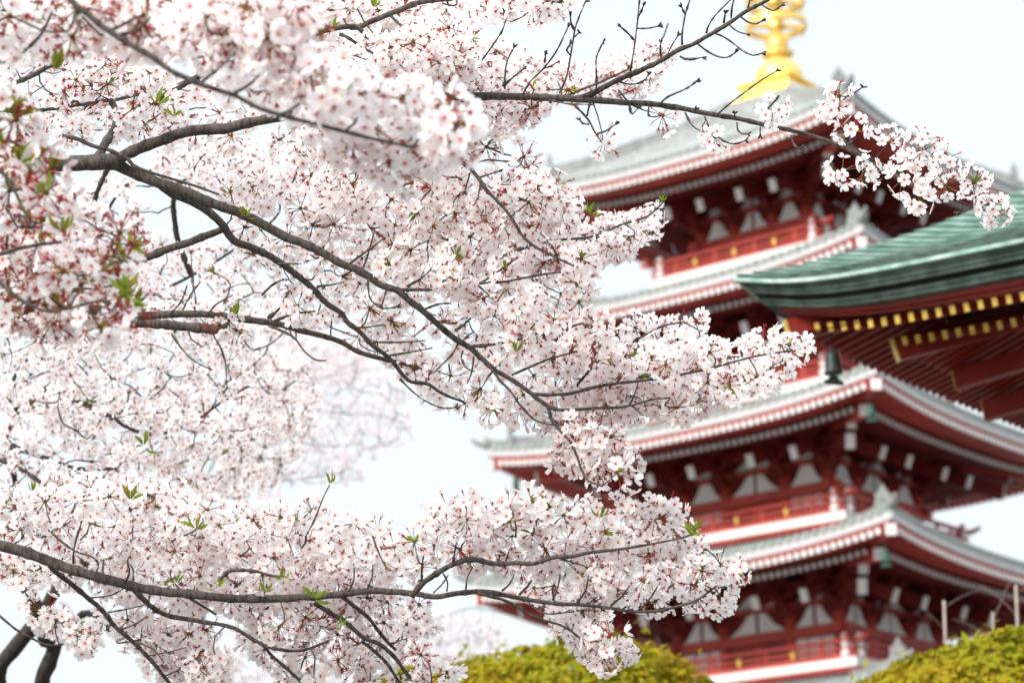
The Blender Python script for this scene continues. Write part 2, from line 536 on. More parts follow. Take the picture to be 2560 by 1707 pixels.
for r in (1, 2, 3, 4, 5):
    a, e, wl, md = AE[r], ZE[r], WALL[r], MID[r]
    wb, zb = BAL[r]
    # walls
    wm = MB()
    H = e - 0.05 - zb
    wm.box((0, 0, zb + H / 2), (2 * wl, 2 * wl, H), 0)
    wo_ = wm.build('storey_wall', 'red_shaded', pag)
    for k in range(4):
        f = lambda u, v, z: Vector(rot4(k, (-(wl + u), v, zb + z)))
        axk = (Vector(rot4(k, (1, 0, 0))), Vector(rot4(k, (0, 1, 0))), Vector((0, 0, 1)))

        def bx(tgt, u, v, z, su, sv, sz, m=0):
            tgt.box(f(u, v, z), (su, sv, sz), m, axk)
        for v in (-wl, -md, md):
            cl = MB()
            cl.lathe(f(0.02, v, 0), [(0.20, 0.0), (0.20, 2.2)], 12, 0)
            cl.build('column', 'red', wo_, True)
        # tie beams, each a little proud of the last
        for tu, tz_, sd, ex, sz_ in ((0.10, 1.15, 0.32, 0.9, 0.32), (0.085, 0.10, 0.24, 0.4, 0.2), (0.075, 2.06, 0.24, 0.7, 0.14), (0.065, 2.62, 0.24, 0.7, 0.16)):
            bm_ = MB()
            bx(bm_, tu, 0, tz_, sd, 2 * wl + ex, sz_)
            bm_.build('tie_beam', 'red', wo_)
        # white plaster between the bracket feet: bell outlines
        bays = [(-wl, -md), (-md, md), (md, wl)]
        for bi, (v0, v1) in enumerate(bays if k < 2 else []):
            vm, hw = (v0 + v1) / 2, (v1 - v0) / 2 - 0.10
            split = (bi == 1) or r in (1, 2)

            def bell(z0, z1, top, half=0):
                n_ = 12
                pts = []
                for sgn in ((-1, 1) if half == 0 else ((half,))):
                    seq = []
                    for i in range(n_ + 1):
                        t = i / n_
                        wdt = hw * (top + (1 - top) * (1 - t) ** 2.0)
                        if t > 0.8:
                            wdt *= 1 - 0.45 * ((t - 0.8) / 0.2) ** 2
                        seq.append((vm + sgn * wdt, z0 + (z1 - z0) * t))
                    pts.append(seq)
                if half == 0:
                    outl = pts[0] + list(reversed(pts[1]))
                else:
                    outl = [(vm + half * 0.06, z0)] + pts[0] + [(vm + half * 0.06, z1)]
                    if half < 0:
                        pass
                F_ = [f(0.045, y, z) for y, z in outl]
                B_ = [f(0.006, y, z) for y, z in outl]
                m_ = len(outl)
                faces = [tuple(range(m_))] + [(i, (i + 1) % m_, m_ + (i + 1) % m_, m_ + i) for i in range(m_)]
                pl = MB()
                pl.add(F_ + B_, faces, 0)
                pl.build('plaster_panel', 'plaster', wo_)
            if split:
                for hf in (-1, 1):
                    bell(1.32, 1.98, 0.36, hf)
                    bell(2.14, 2.53, 0.36, hf)
            else:
                bell(1.32, 1.98, 0.36)
                bell(2.14, 2.53, 0.36)
            # lower panels: white in the side bays, red doors with dark slits in the middle
            dr, pw = MB(), MB()
            if bi == 1:
                bx(dr, 0.03, vm, 0.6, 0.06, 2 * hw, 0.76, 0)
                for q in (-0.5, 0.5):
                    for zz in (0.40, 0.62, 0.84):
                        bx(dr, 0.066, vm + q * hw, zz, 0.012, hw * 0.78, 0.12, 1)
                dr.build('door', ['red', 'dark'], wo_)
            else:
                bx(pw, 0.03, vm, 0.6, 0.06, 2 * hw - 0.1, 0.74, 0 if r <= 3 else 1)
                for q in (-0.33, 0.33):
                    bx(pw, 0.07, vm + q * hw, 0.6, 0.03, 0.05, 0.74, 1)
                bx(pw, 0.075, vm, 0.52, 0.03, 2 * hw - 0.1, 0.06, 1)
                pw.build('window_panel', ['plaster', 'red'], wo_)
        # three stepped brackets over every column
        for v in (-wl, -md, md, wl):
            bk = MB()
            for i in range(4):
                u, z = 0.12 + 0.48 * i, 1.78 + 0.36 * i
                bx(bk, u, v, z, 0.26, 0.28, 0.2, 0)
                bx(bk, u, v, z + 0.18, 0.18, 1.0 if abs(v) < wl - 0.1 else 0.8, 0.16, 0)
                for q in (-0.4, 0.4):
                    bx(bk, u, v + q, z + 0.31, 0.22, 0.2, 0.11, 0)
                bx(bk, u / 2, v, z + 0.16, u + 0.5, 0.15, 0.14, 0)
            bk.build('bracket', 'red_shaded', wo_)
            # slanting tail beam with its white end
            p0, p1 = f(0.0, v, 2.75), f(2.0, v, 1.93)
            nb = MB()
            nb.beam(p0, p1, 0.24, 0.40, 0, 1, 0.05)
            d_ = (p1 - p0).normalized()
            nb.build('tail_beam', ['red_shaded', 'white'], pag)
        # beams carried by the steps
        for i in (1, 2, 3):
            bk = MB()
            bx(bk, 0.12 + 0.48 * i, 0, 2.24 + 0.36 * i, 0.17, 2 * (wl + 0.48 * i) + 0.6, 0.17, 0)
            bk.build('bracket_beam', 'red_shaded', wo_)
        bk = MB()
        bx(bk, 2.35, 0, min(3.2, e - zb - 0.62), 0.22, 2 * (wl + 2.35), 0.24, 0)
        bk.build('eave_purlin', 'red_shaded', wo_)
        bk = MB()
        # corner brackets on the diagonal
        dgn = lambda wd, z: Vector(rot4(k, (-wd, -wd, zb + z)))
        for i in range(4):
            wd = wl + 0.15 + 0.45 * i
            bk.beam(dgn(wl - 0.2, 1.95 + 0.36 * i), dgn(wd + 0.3, 1.95 + 0.36 * i), 0.2, 0.2, 0)
            bk.box(dgn(wd, 1.78 + 0.36 * i), (0.34, 0.34, 0.18), 0, axk)
        bk.build('bracket', 'red_shaded', wo_)
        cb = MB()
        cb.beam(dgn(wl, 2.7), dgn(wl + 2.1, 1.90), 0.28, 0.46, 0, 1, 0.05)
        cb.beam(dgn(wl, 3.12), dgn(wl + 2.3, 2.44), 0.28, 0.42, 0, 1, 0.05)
        cb.build('tail_beam', ['red_shaded', 'white'], pag)
    # balcony
    fl = MB()
    fl.box((0, 0, zb - 0.145), (2 * wb, 2 * wb, 0.27), 0)
    bo = fl.build('balcony', 'white', pag)
    fj = MB()
    fj.box((0, 0, zb - 0.34), (2 * wb - 0.16, 2 * wb - 0.16, 0.115), 0)
    fj.build('balcony_joist', 'red', bo)
    for k in range(4):
        rl = MB()
        f = lambda u, v, z: Vector(rot4(k, (-(wb - 0.12 + u), v, zb + z)))
        axk = (Vector(rot4(k, (1, 0, 0))), Vector(rot4(k, (0, 1, 0))), Vector((0, 0, 1)))
        for z, ext, th in ((0.09, 0.0, 0.14), (0.31, 0.06, 0.09), (0.54, 0.22, 0.12)):
            rl.box(f(0.001 * z, 0, z), (th, 2 * wb - 0.24 + 2 * ext, th), 0, axk)
            for sg in (-1, 1):
                if z > 0.5:
                    rl.beam(f(0, sg * (wb - 0.12 + ext - 0.05), z), f(0, sg * (wb + ext + 0.16), z + 0.08), th * 0.9, th * 0.9, 0)
        npst = 8
        for j in range(1, npst):
            v = (-1 + 2 * j / npst) * (wb - 0.3)
            rl.box(f(0, v, 0.27), (0.085, 0.095, 0.54), 0, axk)
            if j % 2 == 0:
                gp = MB()
                gp.box(f(0.025, v, 0.31), (0.12, 0.14, 0.13), 0, axk)
                gp.box(f(0.025, v, 0.18), (0.09, 0.10, 0.14), 0, axk)
                gp.build('railing_fitting', 'gold_paint', bo)
        for sg in (-1, 1):
            po = MB()
            po.lathe(f(0.01, sg * (wb - 0.42), 0), [(0.15, 0.0), (0.15, 0.18), (0.12, 0.24), (0.045, 0.26), (0.045, 0.30), (0.10, 0.34), (0.13, 0.42), (0.10, 0.50), (0.045, 0.53), (0.045, 0.58), (0.09, 0.61), (0.115, 0.68), (0.09, 0.75), (0.02, 0.80)], 12, 0)
            po.build('railing_post', 'white', bo, True)
        rl.build('railing', 'red', bo)

# base under the lowest storey, down to the ground
bs = MB()
bs.box((0, 0, 2.6), (19, 19, 5.2), 0)
bs.box((0, 0, 5.3), (19.8, 19.8, 0.25), 1)
bs.box((0, 0, (BAL[1][1] + 5.4) / 2), (8.0, 8.0, BAL[1][1] - 5.4 - 0.42), 0)
bs.build('base_hall', ['plaster', 'tile'], pag)

# gold finial: square base, dome, flower rim, shaft and rings
fz = 32.62 + EYE
fi = empty('finial', (0, 0, fz))
fi.parent = pag
m_ = MB()
sqp = [(1.36, 0.0), (1.36, 0.10), (1.22, 0.16), (1.02, 0.34), (0.98, 0.62), (1.10, 0.66), (1.10, 0.74)]
for i in range(len(sqp) - 1):
    (r0, z0), (r1, z1) = sqp[i], sqp[i + 1]
    cs = ((-1, -1), (1, -1), (1, 1), (-1, 1))
    m_.add([(r0 * x, r0 * y, z0) for x, y in cs] + [(r1 * x, r1 * y, z1) for x, y in cs], [(j, (j + 1) % 4, 4 + (j + 1) % 4, 4 + j) for j in range(4)], 0)
m_.add([(1.10 * x, 1.10 * y, 0.74) for x, y in ((-1, -1), (1, -1), (1, 1), (-1, 1))], [(0, 1, 2, 3)], 0)
m_.build('finial_base', 'gold', fi)
m_ = MB()
m_.lathe((0, 0, 0), [(0.80, 0.742), (0.83, 1.0), (0.81, 1.25), (0.69, 1.5), (0.48, 1.7), (0.30, 1.79), (0.46, 1.84), (0.58, 1.98), (0.53, 1.98), (0.32, 1.90), (0.30, 2.0), (0.385, 2.18), (0.38, 2.4), (0.28, 2.65), (0.21, 2.9)], 28, 0)
m_.build('finial_dome', 'gold', fi, True)
m_ = MB()
m_.lathe((0, 0, 2.5), [(0.20, 0.0), (0.19, 4.0), (0.10, 9.0), (0.03, 10.5)], 16, 0)
m_.build('finial_shaft', 'gold', fi, True)
for i in range(9):
    z = 3.05 + 0.92 * i
    R = 1.02 - 0.03 * i
    m_ = MB()
    N = 40
    rows = []
    for j in range(N + 1):
        t = 2 * math.pi * j / N
        rows.append([((R + dr_) * math.cos(t), (R + dr_) * math.sin(t), z + dz) for dr_, dz in ((-0.05, -0.10), (0.05, -0.10), (0.05, 0.11), (-0.05, 0.11), (-0.05, -0.10))])
    m_.grid(rows, 0)
    for j in range(4):
        t = math.pi / 4 + j * math.pi / 2
        m_.beam((0.18 * math.cos(t), 0.18 * math.sin(t), z - 0.02), ((R - 0.05) * math.cos(t), (R - 0.05) * math.sin(t), z - 0.02), 0.12, 0.13, 0)
    m_.lathe((0, 0, z - 0.16), [(0.24, 0), (0.31, 0.08), (0.31, 0.22), (0.24, 0.3)], 16, 0)
    for j in range(8):
        t = j * math.pi / 4 + 0.2
        m_.tube([((R) * math.cos(t), (R) * math.sin(t), z - 0.11), ((R) * math.cos(t), (R) * math.sin(t), z - 0.2), ((R) * math.cos(t), (R) * math.sin(t), z - 0.3)], [0.015, 0.04, 0.055], 6, 0)
    m_.build('finial_ring', 'gold', fi, False)


# ------------------------------------------------------------------ wind bells
def wind_bell(loc, h, mk, label, group=None, hang=0.2):
    """bell with its hanger hook, clapper and the wind plate below"""
    r = h * 0.33
    o = empty('wind_bell', loc)
    tag(o, label, 'wind bell', group)
    b = MB()
    b.lathe((0, 0, -h), [(r * 1.08, 0), (r * 1.10, h * 0.05), (r * 0.96, h * 0.14), (r * 0.9, h * 0.5), (r * 0.86, h * 0.72), (r * 0.70, h * 0.88), (r * 0.35, h * 0.96), (r * 0.12, h)], 20, 0)
    b.build('bell_body', mk, o, True)
    b = MB()
    b.tube([(0, 0, -0.01), (0, 0, hang * 0.5), (0, 0, hang)], [h * 0.05, h * 0.035, h * 0.05], 8, 0)
    b.box((0, 0, hang), (h * 0.2, h * 0.2, h * 0.08), 0)
    b.build('hanger', mk, o)
    b = MB()
    b.tube([(0, 0, -h * 1.02), (0, 0, -h * 1.2)], h * 0.03, 6, 0)
    # flared wind plate with two side lobes
    out = [(-0.42, -1.55), (0.42, -1.55), (0.46, -1.38), (0.28, -1.34), (0.16, -1.16), (-0.16, -1.16), (-0.28, -1.34), (-0.46, -1.38)]
    F_ = [(x * h * 0.95, -0.02 * h, z * h * 0.93) for x, z in out]
    B_ = [(x * h * 0.95, 0.02 * h, z * h * 0.93) for x, z in out]
    n_ = len(out)
    b.add(F_ + B_, [tuple(range(n_)), tuple(reversed(range(n_, 2 * n_)))] + [(i, n_ + i, n_ + (i + 1) % n_, (i + 1) % n_) for i in range(n_)], 0)
    b.build('clapper', mk, o)
    return o


def pag_pt(u, v, z):
    c_, s_ = math.cos(PPHI), math.sin(PPHI)
    return Vector((PC.x + u * c_ - v * s_, PC.y + u * s_ + v * c_, z))


for r, (su, sv), lab in ((3, (-1, -1), "small green wind bell at the nearest corner of the pagoda's third roof from the top"),
                         (2, (-1, -1), "small green wind bell at the nearest corner of the pagoda's fourth roof from the top"),
                         (3, (-1, 1), "small green wind bell in open sky under the left tip of the third roof")):
    a_ = AE[r] - 0.75
    wind_bell(pag_pt(su * a_, sv * a_, ZE[r] - 0.98), 0.36, 'bronze_green', lab, 'wind bells under the pagoda eaves', 0.3)

# ------------------------------------------------------------------ temple hall with the green copper roof
GO = at(1840, 692, 14.0)
HK = 14.0 / 23.0                                               # a small hall: its parts below are laid out in units of 0.61 m
E1 = Vector((math.cos(math.radians(-33)), math.sin(math.radians(-33)), 0))
E2 = Vector((math.cos(math.radians(52)), math.sin(math.radians(52)), 0))
ZV = Vector((0, 0, 1))
hall = empty('temple_hall', GO + (E1 * 5 + E2 * 4) * HK)
hall.location.z = 0
hall.scale = (HK, HK, HK)
tag(hall, 'red temple hall corner under a weathered green copper roof with gold rafter ends', 'temple hall')
ZR = GO.z / HK
LS1, LS2 = 9.0, 7.5


def hp(s1, s2, z):
    return E1 * (s1 - 5) + E2 * (s2 - 4) + ZV * (z + ZR)


def upsw(s):
    return -0.185 * (1 - math.exp(-(max(s, 0) / 0.55) ** 1.25))


def eave_sweep(tgt, prof, m=0, s0f=None):
    """sweep a cross-section (inward, down) along both eaves, mitred at the corner"""
    ss = [0, 0.08, 0.18, 0.32, 0.5, 0.75, 1.05, 1.4, 1.9, 2.6, 3.6, 5, 7, 9]
    for side in (0, 1):
        rows = []
        L = LS1 if side == 0 else LS2
        for s in ss:
            if s > L:
                continue
            row = []
            for i_, z_ in prof:
                zz = z_ * 0.79 + upsw(s)
                q = max(s, 0) * (1 - 0.0) + i_
                row.append(hp(q, i_, zz) if side == 0 else hp(i_, q, zz))
            rows.append(row)
        if side == 0:
            rows = [list(reversed(r_)) for r_ in rows]
        tgt.grid(rows, m)


# roof skin in stepped copper courses
rf = MB()
NC = 44
for side in (0, 1):
    prev = None
    for c_ in range(NC):
        i0, i1 = 0.105 * c_, 0.105 * (c_ + 1) + 0.012
        rise = lambda i: 0.279 * i + 0.1136 * i * i
        ss = [0, 0.1, 0.25, 0.5, 0.9, 1.4, 2.2, 3.5, 5.5, 9]
        rows = []
        for (ii, zz) in ((i0 + 0.012, rise(i0) - 0.006), (i0, rise(i0) + 0.026), (i1, rise(i1) + 0.002)):
            row = []
            for s in ss:
                s_ = s + ii
                z_ = zz + upsw(s)
                row.append(hp(s_, ii, z_) if side == 0 else hp(ii, s_, z_))
            rows.append(row)
        if side == 1:
            rows = [list(reversed(r_)) for r_ in rows]
        rf.grid(rows[:2], 1)
        rf.grid(rows[1:], 0)
hroof = rf.build('roof', ['copper_roof', 'copper'], hall)
for nm, prof, mk in (('eave_lip', [(0.30, 0.012), (-0.015, -0.012), (-0.015, -0.055), (0.02, -0.062), (0.06, -0.06)], 'copper_lip'),
                     ('eave_band', [(0.03, -0.06), (0.045, -0.10), (0.072, -0.102), (0.072, -0.106), (0.056, -0.108), (0.075, -0.148), (0.10, -0.150), (0.10, -0.154), (0.085, -0.156), (0.10, -0.19), (0.14, -0.195)], 'copper'),
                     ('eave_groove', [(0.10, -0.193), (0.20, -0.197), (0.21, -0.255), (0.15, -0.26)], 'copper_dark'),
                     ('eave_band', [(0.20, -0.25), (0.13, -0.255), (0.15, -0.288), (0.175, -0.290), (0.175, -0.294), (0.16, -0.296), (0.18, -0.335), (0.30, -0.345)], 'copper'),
                     ('eave_board', [(0.26, -0.34), (0.27, -0.39), (0.33, -0.395), (0.335, -0.43), (0.40, -0.435), (0.405, -0.43), (0.6, -0.43)], 'hall_red')):
    b = MB()
    eave_sweep(b, prof)
    b.build(nm, mk, hroof)
# rafters: two rows on each eave
for row, (i0, zt, ln, slope) in enumerate(((0.40, -0.385, 0.85, 0.30), (0.95, -0.430, 3.4, 0.36))):
    for side in (0, 1):
        b = MB()
        L = LS1 if side == 0 else LS2
        k = 0
        s = i0 + 0.16
        while s < L:
            zz = zt + upsw(s - 0.1)
            room = min(ln, (s - i0) * 1.0)
            if room > 0.05:
                A = hp(s, i0, zz) if side == 0 else hp(i0, s, zz)
                B = hp(s, i0 + room, zz + slope * room) if side == 0 else hp(i0 + room, s, zz + slope * room)
                b.beam(B, A, 0.047, 0.076, 0, 1 if side == 0 else 0, 0.012)
            s += 0.131
        b.build('rafter_row', ['hall_red', 'gold_paint'], hroof)
# soffit boards over the rafters
b = MB()
for side in (0, 1):
    for i0, z0, i1, z1 in ((0.36, -0.52, 1.3, -0.235), (0.93, -0.545, 4.2, 0.63)):
        L = LS1 if side == 0 else LS2
        q = [(i0, i0, z0), (L, i0, z0), (L, i1, z1), (i1, i1, z1)]
        P = [hp(x, y, z) if side == 0 else hp(y, x, z) for x, y, z in q]
        b.add(P, [(0, 1, 2, 3)], 0)
b.build('soffit', 'hall_red', hroof)
DG = (E1 + E2).normalized()


def hd(t, z):
    return DG * t - E1 * 5 - E2 * 4 + ZV * (z + ZR)


b = MB()
b.beam(hd(2.6, 0.02), hd(0.46, -0.50), 0.09, 0.20, 0, 1, 0.012)
b.build('hip_rafter', ['hall_red', 'gold_paint'], hall)
b = MB()
b.beam(hd(4.2, 0.13), hd(1.46, -0.65), 0.09, 0.22, 0, 1, 0.012)
b.build('hip_rafter', ['hall_red', 'gold_paint'], hall)
for px_, py_, zr, L in ((2391, 950, -0.72, 4.0), (2464, 1028, -0.78, 4.5)):
    rr = ray(px_, py_)
    d_ = (GO.z + zr * HK - EYE) / rr.z
    tip = (at(px_, py_, d_) - hall.location) / HK
    b = MB()
    b.beam(tip + E1 * L + ZV * (0.12 * L), tip, 0.10, 0.19, 0, 1, 0.012)
    b.build('purlin', ['hall_red', 'gold_paint'], hall)
# posts and wall of the hall, out to the right of the picture
zt = ZR
for s1 in (6.8, 8.8):
    for s2 in (2.6, 5.2):
        p_ = hp(s1, s2, 0)
        pc = MB()
        pc.lathe((p_.x, p_.y, 0), [(0.26, 0), (0.26, 0.12), (0.19, 0.14), (0.18, zt - 0.2)], 16, 0)
        pc.build('pillar', 'hall_red', hall, True)
wl_ = MB()
A_, B_ = hp(6.8, 5.2, 0), hp(9.0, 5.2, 0)
wl_.beam(Vector((A_.x, A_.y, zt / 2)), Vector((B_.x, B_.y, zt / 2)), 0.16, zt - 0.2, 0)
wl_.build('wall', 'plaster', hall)
tb_ = MB()
for s2 in (2.6, 5.2):
    A_, B_ = hp(6.3, s2, -0.55), hp(9.0, s2, -0.55)
    tb_.beam(A_, B_, 0.2, 0.3, 0)
tb_.build('tie_beam', 'hall_red', hall)
# its dark bell
BT = GO + (DG * 0.86 - ZV * 0.50) * HK
bellp = BT.copy()
wb_ = wind_bell(bellp - ZV * 0.098, 0.14, 'iron', "dark bronze wind bell hanging under the corner of the green copper roof", None, 0.1)
wb_.rotation_euler = (0, 0, math.radians(20))


# ------------------------------------------------------------------ clipped shrubs and bare stems
def shrub(px_, py_, d, rx, rz, label, nleaf, seed):
    rng = np.random.default_rng(seed)
    top = at(px_, py_, d)
    o = empty('clipped_shrub', (top.x, top.y, 0))
    tag(o, label, 'shrub', 'clipped yellow shrubs')
    cz = top.z - rz
    b = MB()
    b.tube([(0, 0, 0), (0.03, 0.02, cz * 0.5), (0, 0, cz)], [0.11, 0.09, 0.07], 8, 0)
    for k in range(9):
        t = 2 * math.pi * k / 9
        b.tube([(0, 0, cz - 0.5 * rz), (0.35 * rx * math.cos(t), 0.35 * rx * math.sin(t), cz), (0.7 * rx * math.cos(t), 0.7 * rx * math.sin(t), cz + 0.45 * rz)], [0.04, 0.03, 0.012], 6, 0)
    b.build('trunk', 'shrub_dark', o)
    # leaves through an outer shell of the crown, lumpy outline
    ph = rng.random((6, 3)) * 6.28
    dirs = rng.normal(size=(nleaf, 3))
    dirs /= np.linalg.norm(dirs, axis=1)[:, None]
    lump = 1 + 0.035 * np.sin(7 * dirs[:, 0] + ph[0, 0]) * np.sin(6 * dirs[:, 2] + ph[0, 1]) + 0.03 * np.sin(13 * dirs[:, 1] + ph[1, 0]) * np.sin(11 * dirs[:, 0] + ph[1, 1])
    rad = lump * (1 - 0.30 * rng.random(nleaf) ** 2.2)
    spike = rng.random(nleaf) < 0.035
    rad[spike] += 0.02 + 0.09 * rng.random(spike.sum())
    gap = np.sin(19 * dirs[:, 0] + ph[2, 0]) * np.sin(17 * dirs[:, 1] + ph[2, 1]) * np.sin(21 * dirs[:, 2] + ph[2, 2])
    rad -= np.clip(gap, 0, 1) * 0.16
    P = dirs * rad[:, None] * np.array([rx, rx * 0.9, rz]) + np.array([0, 0, cz])
    nrm = dirs + rng.normal(size=(nleaf, 3)) * 0.55
    nrm /= np.linalg.norm(nrm, axis=1)[:, None]
    ax = np.cross(nrm, rng.normal(size=(nleaf, 3)))
    ax /= np.linalg.norm(ax, axis=1)[:, None]
    ay = np.cross(nrm, ax)
    L = (0.022 + 0.016 * rng.random(nleaf))[:, None]
    W = L * 0.48
    V = np.stack([P - ax * L, P - ay * W + nrm * W * 0.3, P + ax * L, P + ay * W + nrm * W * 0.3], 1).reshape(-1, 3)
    F = np.arange(nleaf * 4)
    me = bpy.data.meshes.new('crown')
    me.vertices.add(nleaf * 4)
    me.vertices.foreach_set('co', V.ravel())
    me.loops.add(nleaf * 4)
    me.loops.foreach_set('vertex_index', F)
    me.polygons.add(nleaf)
    me.polygons.foreach_set('loop_start', np.arange(nleaf) * 4)
    at_ = me.attributes.new('tint', 'FLOAT', 'POINT')
    tint = np.clip(rng.random(nleaf) ** 1.6 + 0.25 * np.sin(5 * dirs[:, 0] + 3 * dirs[:, 1]), 0, 1)
    at_.data.foreach_set('value', np.repeat(tint, 4))
    me.materials.append(MT['bush_leaf'])
    me.update()
    me.validate()
    c = bpy.data.objects.new('crown', me)
    C.objects.link(c)
    c.parent = o


shrub(1425, 1606, 14.0, 1.16, 0.85, 'rounded yellow green clipped shrub below the blossom at the pagoda foot', 50000, 1)
shrub(2565, 1590, 13.0, 1.24, 0.80, 'rounded yellow green clipped shrub in front of the pale bare stems', 56000, 2)
shrub(1010, 1672, 14.5, 0.40, 0.5, 'small yellow clipped shrub glimpsed behind the lowest blossoms', 9000, 3)

for px_, ptop, r_, lab in ((2360, 1500, 4.2, 'pale bare stem with a cut top just left of the yellow shrub crown'),
                           (2540, 1462, 4.6, 'tallest pale bare stem rising behind the yellow shrub'),
                           (2482, 1528, 3.4, 'thin pale bare stem between the two taller ones')):
    d = 17.0
    top = at(px_, ptop, d)
    base = Vector((top.x, top.y + 0.1, 0))
    o = empty('bare_sapling', base)
    tag(o, lab, 'sapling', 'pale bare stems behind the shrub')
    b = MB()
    rr_ = r_ * d / FPX
    h = top.z
    b.tube([(0, 0, 0), (0.03, 0, h * 0.4), (-0.015, 0.0, h * 0.8), (0, -0.1, h)], [rr_ * 1.7, rr_ * 1.4, rr_ * 1.15, rr_ * 0.9], 9, 0)
    b.build('stem', 'pole', o, True)
    rng = random.Random(int(px_))
    for q in range(2):
        z0 = h - 0.05 - 0.16 * q
        sg = -1 if q % 2 else 1
        t = MB()
        p = Vector((0, -0.08, z0))
        pts = [p.copy()]
        dirv = Vector((sg * rng.uniform(0.4, 0.9), rng.uniform(-0.3, 0.3), rng.uniform(0.3, 0.9)))
        for i in range(6):
            p = p + dirv * 0.07
            dirv.z -= 0.07
            dirv.x += rng.uniform(-0.1, 0.1)
            pts.append(p.copy())
        t.tube(pts, [0.0022, 0.002, 0.0018, 0.0016, 0.0014, 0.0012, 0.001], 5, 0)
        t.build('twig', 'pole', o)

#TREES#
# ------------------------------------------------------------------ blossom shapes
class Tpl:
    """a small shape to be copied many times: verts, faces, material per face, t per vert"""
    def __init__(s):
        s.v, s.f, s.m, s.t = [], [], [], []

    def add(s, v, f, m, t):
        o = len(s.v)
        s.v += [tuple(p) for p in v]
        s.f += [tuple(i + o for i in q) for q in f]
        s.m += [m] * len(f)
        s.t += list(t)

    def done(s):
        s.V = np.array(s.v, float)
        s.T = np.array(s.t, float)
        s.tot = np.array([len(q) for q in s.f])
        s.idx = np.concatenate([np.array(q) for q in s.f])
        s.M = np.array(s.m)
        return s


def flower_tpl(cup, petals=5, detail=True, seed=0):
    r = random.Random(seed)
    T = Tpl()
    for p in range(petals):
        a = 2 * math.pi * p / 5 + r.uniform(-0.09, 0.09)
        ca, sa = math.cos(a), math.sin(a)
        tw = r.uniform(-0.12, 0.12)
        cu = cup + r.uniform(-0.12, 0.12)
        if detail:
            rows = ((0.06, 0.05), (0.32, 0.25), (0.62, 0.385), (0.88, 0.33))
            vs, ts = [], []
            for rr, hw in rows:
                for sgn in (-1, 0, 1):
                    z = cu * rr ** 1.7 + (0.07 * rr if sgn else 0) + tw * sgn * hw
                    vs.append((rr, sgn * hw, z))
                    ts.append(rr)
            for sgn, rr, hw in ((-1, 1.0, 0.15), (0, 0.925, 0), (1, 1.0, 0.15)):
                vs.append((rr, sgn * hw, cu * rr ** 1.7 + 0.05 * abs(sgn) + tw * sgn * hw))
                ts.append(1.0)
            fs = []
            for i in range(4):
                for j in (0, 1):
                    q = i * 3 + j
                    fs.append((q, q + 3, q + 4, q + 1))
        else:
            vs = [(0.06, 0, 0), (0.6, -0.36, cu * 0.4 + 0.05), (1.0, 0, cu), (0.6, 0.36, cu * 0.4 + 0.05)]
            ts = [0.1, 0.6, 1, 0.6]
            fs = [(0, 1, 2, 3)]
        vs = [(x * ca - y * sa, x * sa + y * ca, z) for x, y, z in vs]
        T.add(vs, fs, 0, ts)
    # eye of the flower
    if detail:
        n_ = 6
        vs = [(0, 0, 0.10)] + [(0.10 * math.cos(i * math.pi / 3), 0.10 * math.sin(i * math.pi / 3), 0.035) for i in range(n_)]
        T.add(vs, [(0, 1 + i, 1 + (i + 1) % n_) for i in range(n_)], 1, [0.2] * 7)
        for i in range(9):
            a = 2 * math.pi * i / 9 + r.uniform(-0.2, 0.2)
            l, h = r.uniform(0.26, 0.42), r.uniform(0.25, 0.4)
            ca, sa = math.cos(a), math.sin(a)
            wd = 0.028
            T.add([(0.05 * ca, 0.05 * sa, 0.06), (l * ca - wd * sa, l * sa + wd * ca, h), ((l + .05) * ca, (l + .05) * sa, h + .05), (l * ca + wd * sa, l * sa - wd * ca, h)], [(0, 1, 2, 3)], 3, [0.3] * 4)
    else:
        T.add([(0.24, 0, 0.06), (0, 0.24, 0.06), (-0.24, 0, 0.06), (0, -0.24, 0.06)], [(0, 1, 2, 3)], 1, [0.1] * 4)
    calyx(T, detail)
    return T.done()


def calyx(T, detail=True, open_=0.27):
    n_ = 5 if detail else 3
    v0 = [(0.10 * math.cos(2 * math.pi * i / n_), 0.10 * math.sin(2 * math.pi * i / n_), -0.02) for i in range(n_)]
    v1 = [(0.075 * math.cos(2 * math.pi * i / n_), 0.075 * math.sin(2 * math.pi * i / n_), -0.42) for i in range(n_)]
    T.add(v0 + v1, [(i, (i + 1) % n_, n_ + (i + 1) % n_, n_ + i) for i in range(n_)], 1, [0] * (2 * n_))
    if detail:
        for i in range(5):
            a = 2 * math.pi * (i + 0.5) / 5
            ca, sa = math.cos(a), math.sin(a)
            wd = 0.075
            T.add([(0.10 * ca - wd * sa, 0.10 * sa + wd * ca, -0.03), (0.10 * ca + wd * sa, 0.10 * sa - wd * ca, -0.03), (open_ * ca, open_ * sa, -0.06)], [(0, 1, 2)], 1, [0] * 3)


def star_tpl(seed=0):
    """flower that has dropped its petals: crimson star with threads"""
    r = random.Random(seed)
    T = Tpl()
    calyx(T, True, 0.40)
    for i in range(10):
        a = 2 * math.pi * i / 10 + r.uniform(-0.2, 0.2)
        l, h = r.uniform(0.12, 0.3), r.uniform(0.3, 0.5)
        ca, sa = math.cos(a), math.sin(a)
        wd = 0.03
        T.add([(0.04 * ca, 0.04 * sa, 0), (l * ca - wd * sa, l * sa + wd * ca, h), (l * ca + wd * sa, l * sa - wd * ca, h)], [(0, 1, 2)], 1, [0.3] * 3)
    return T.done()


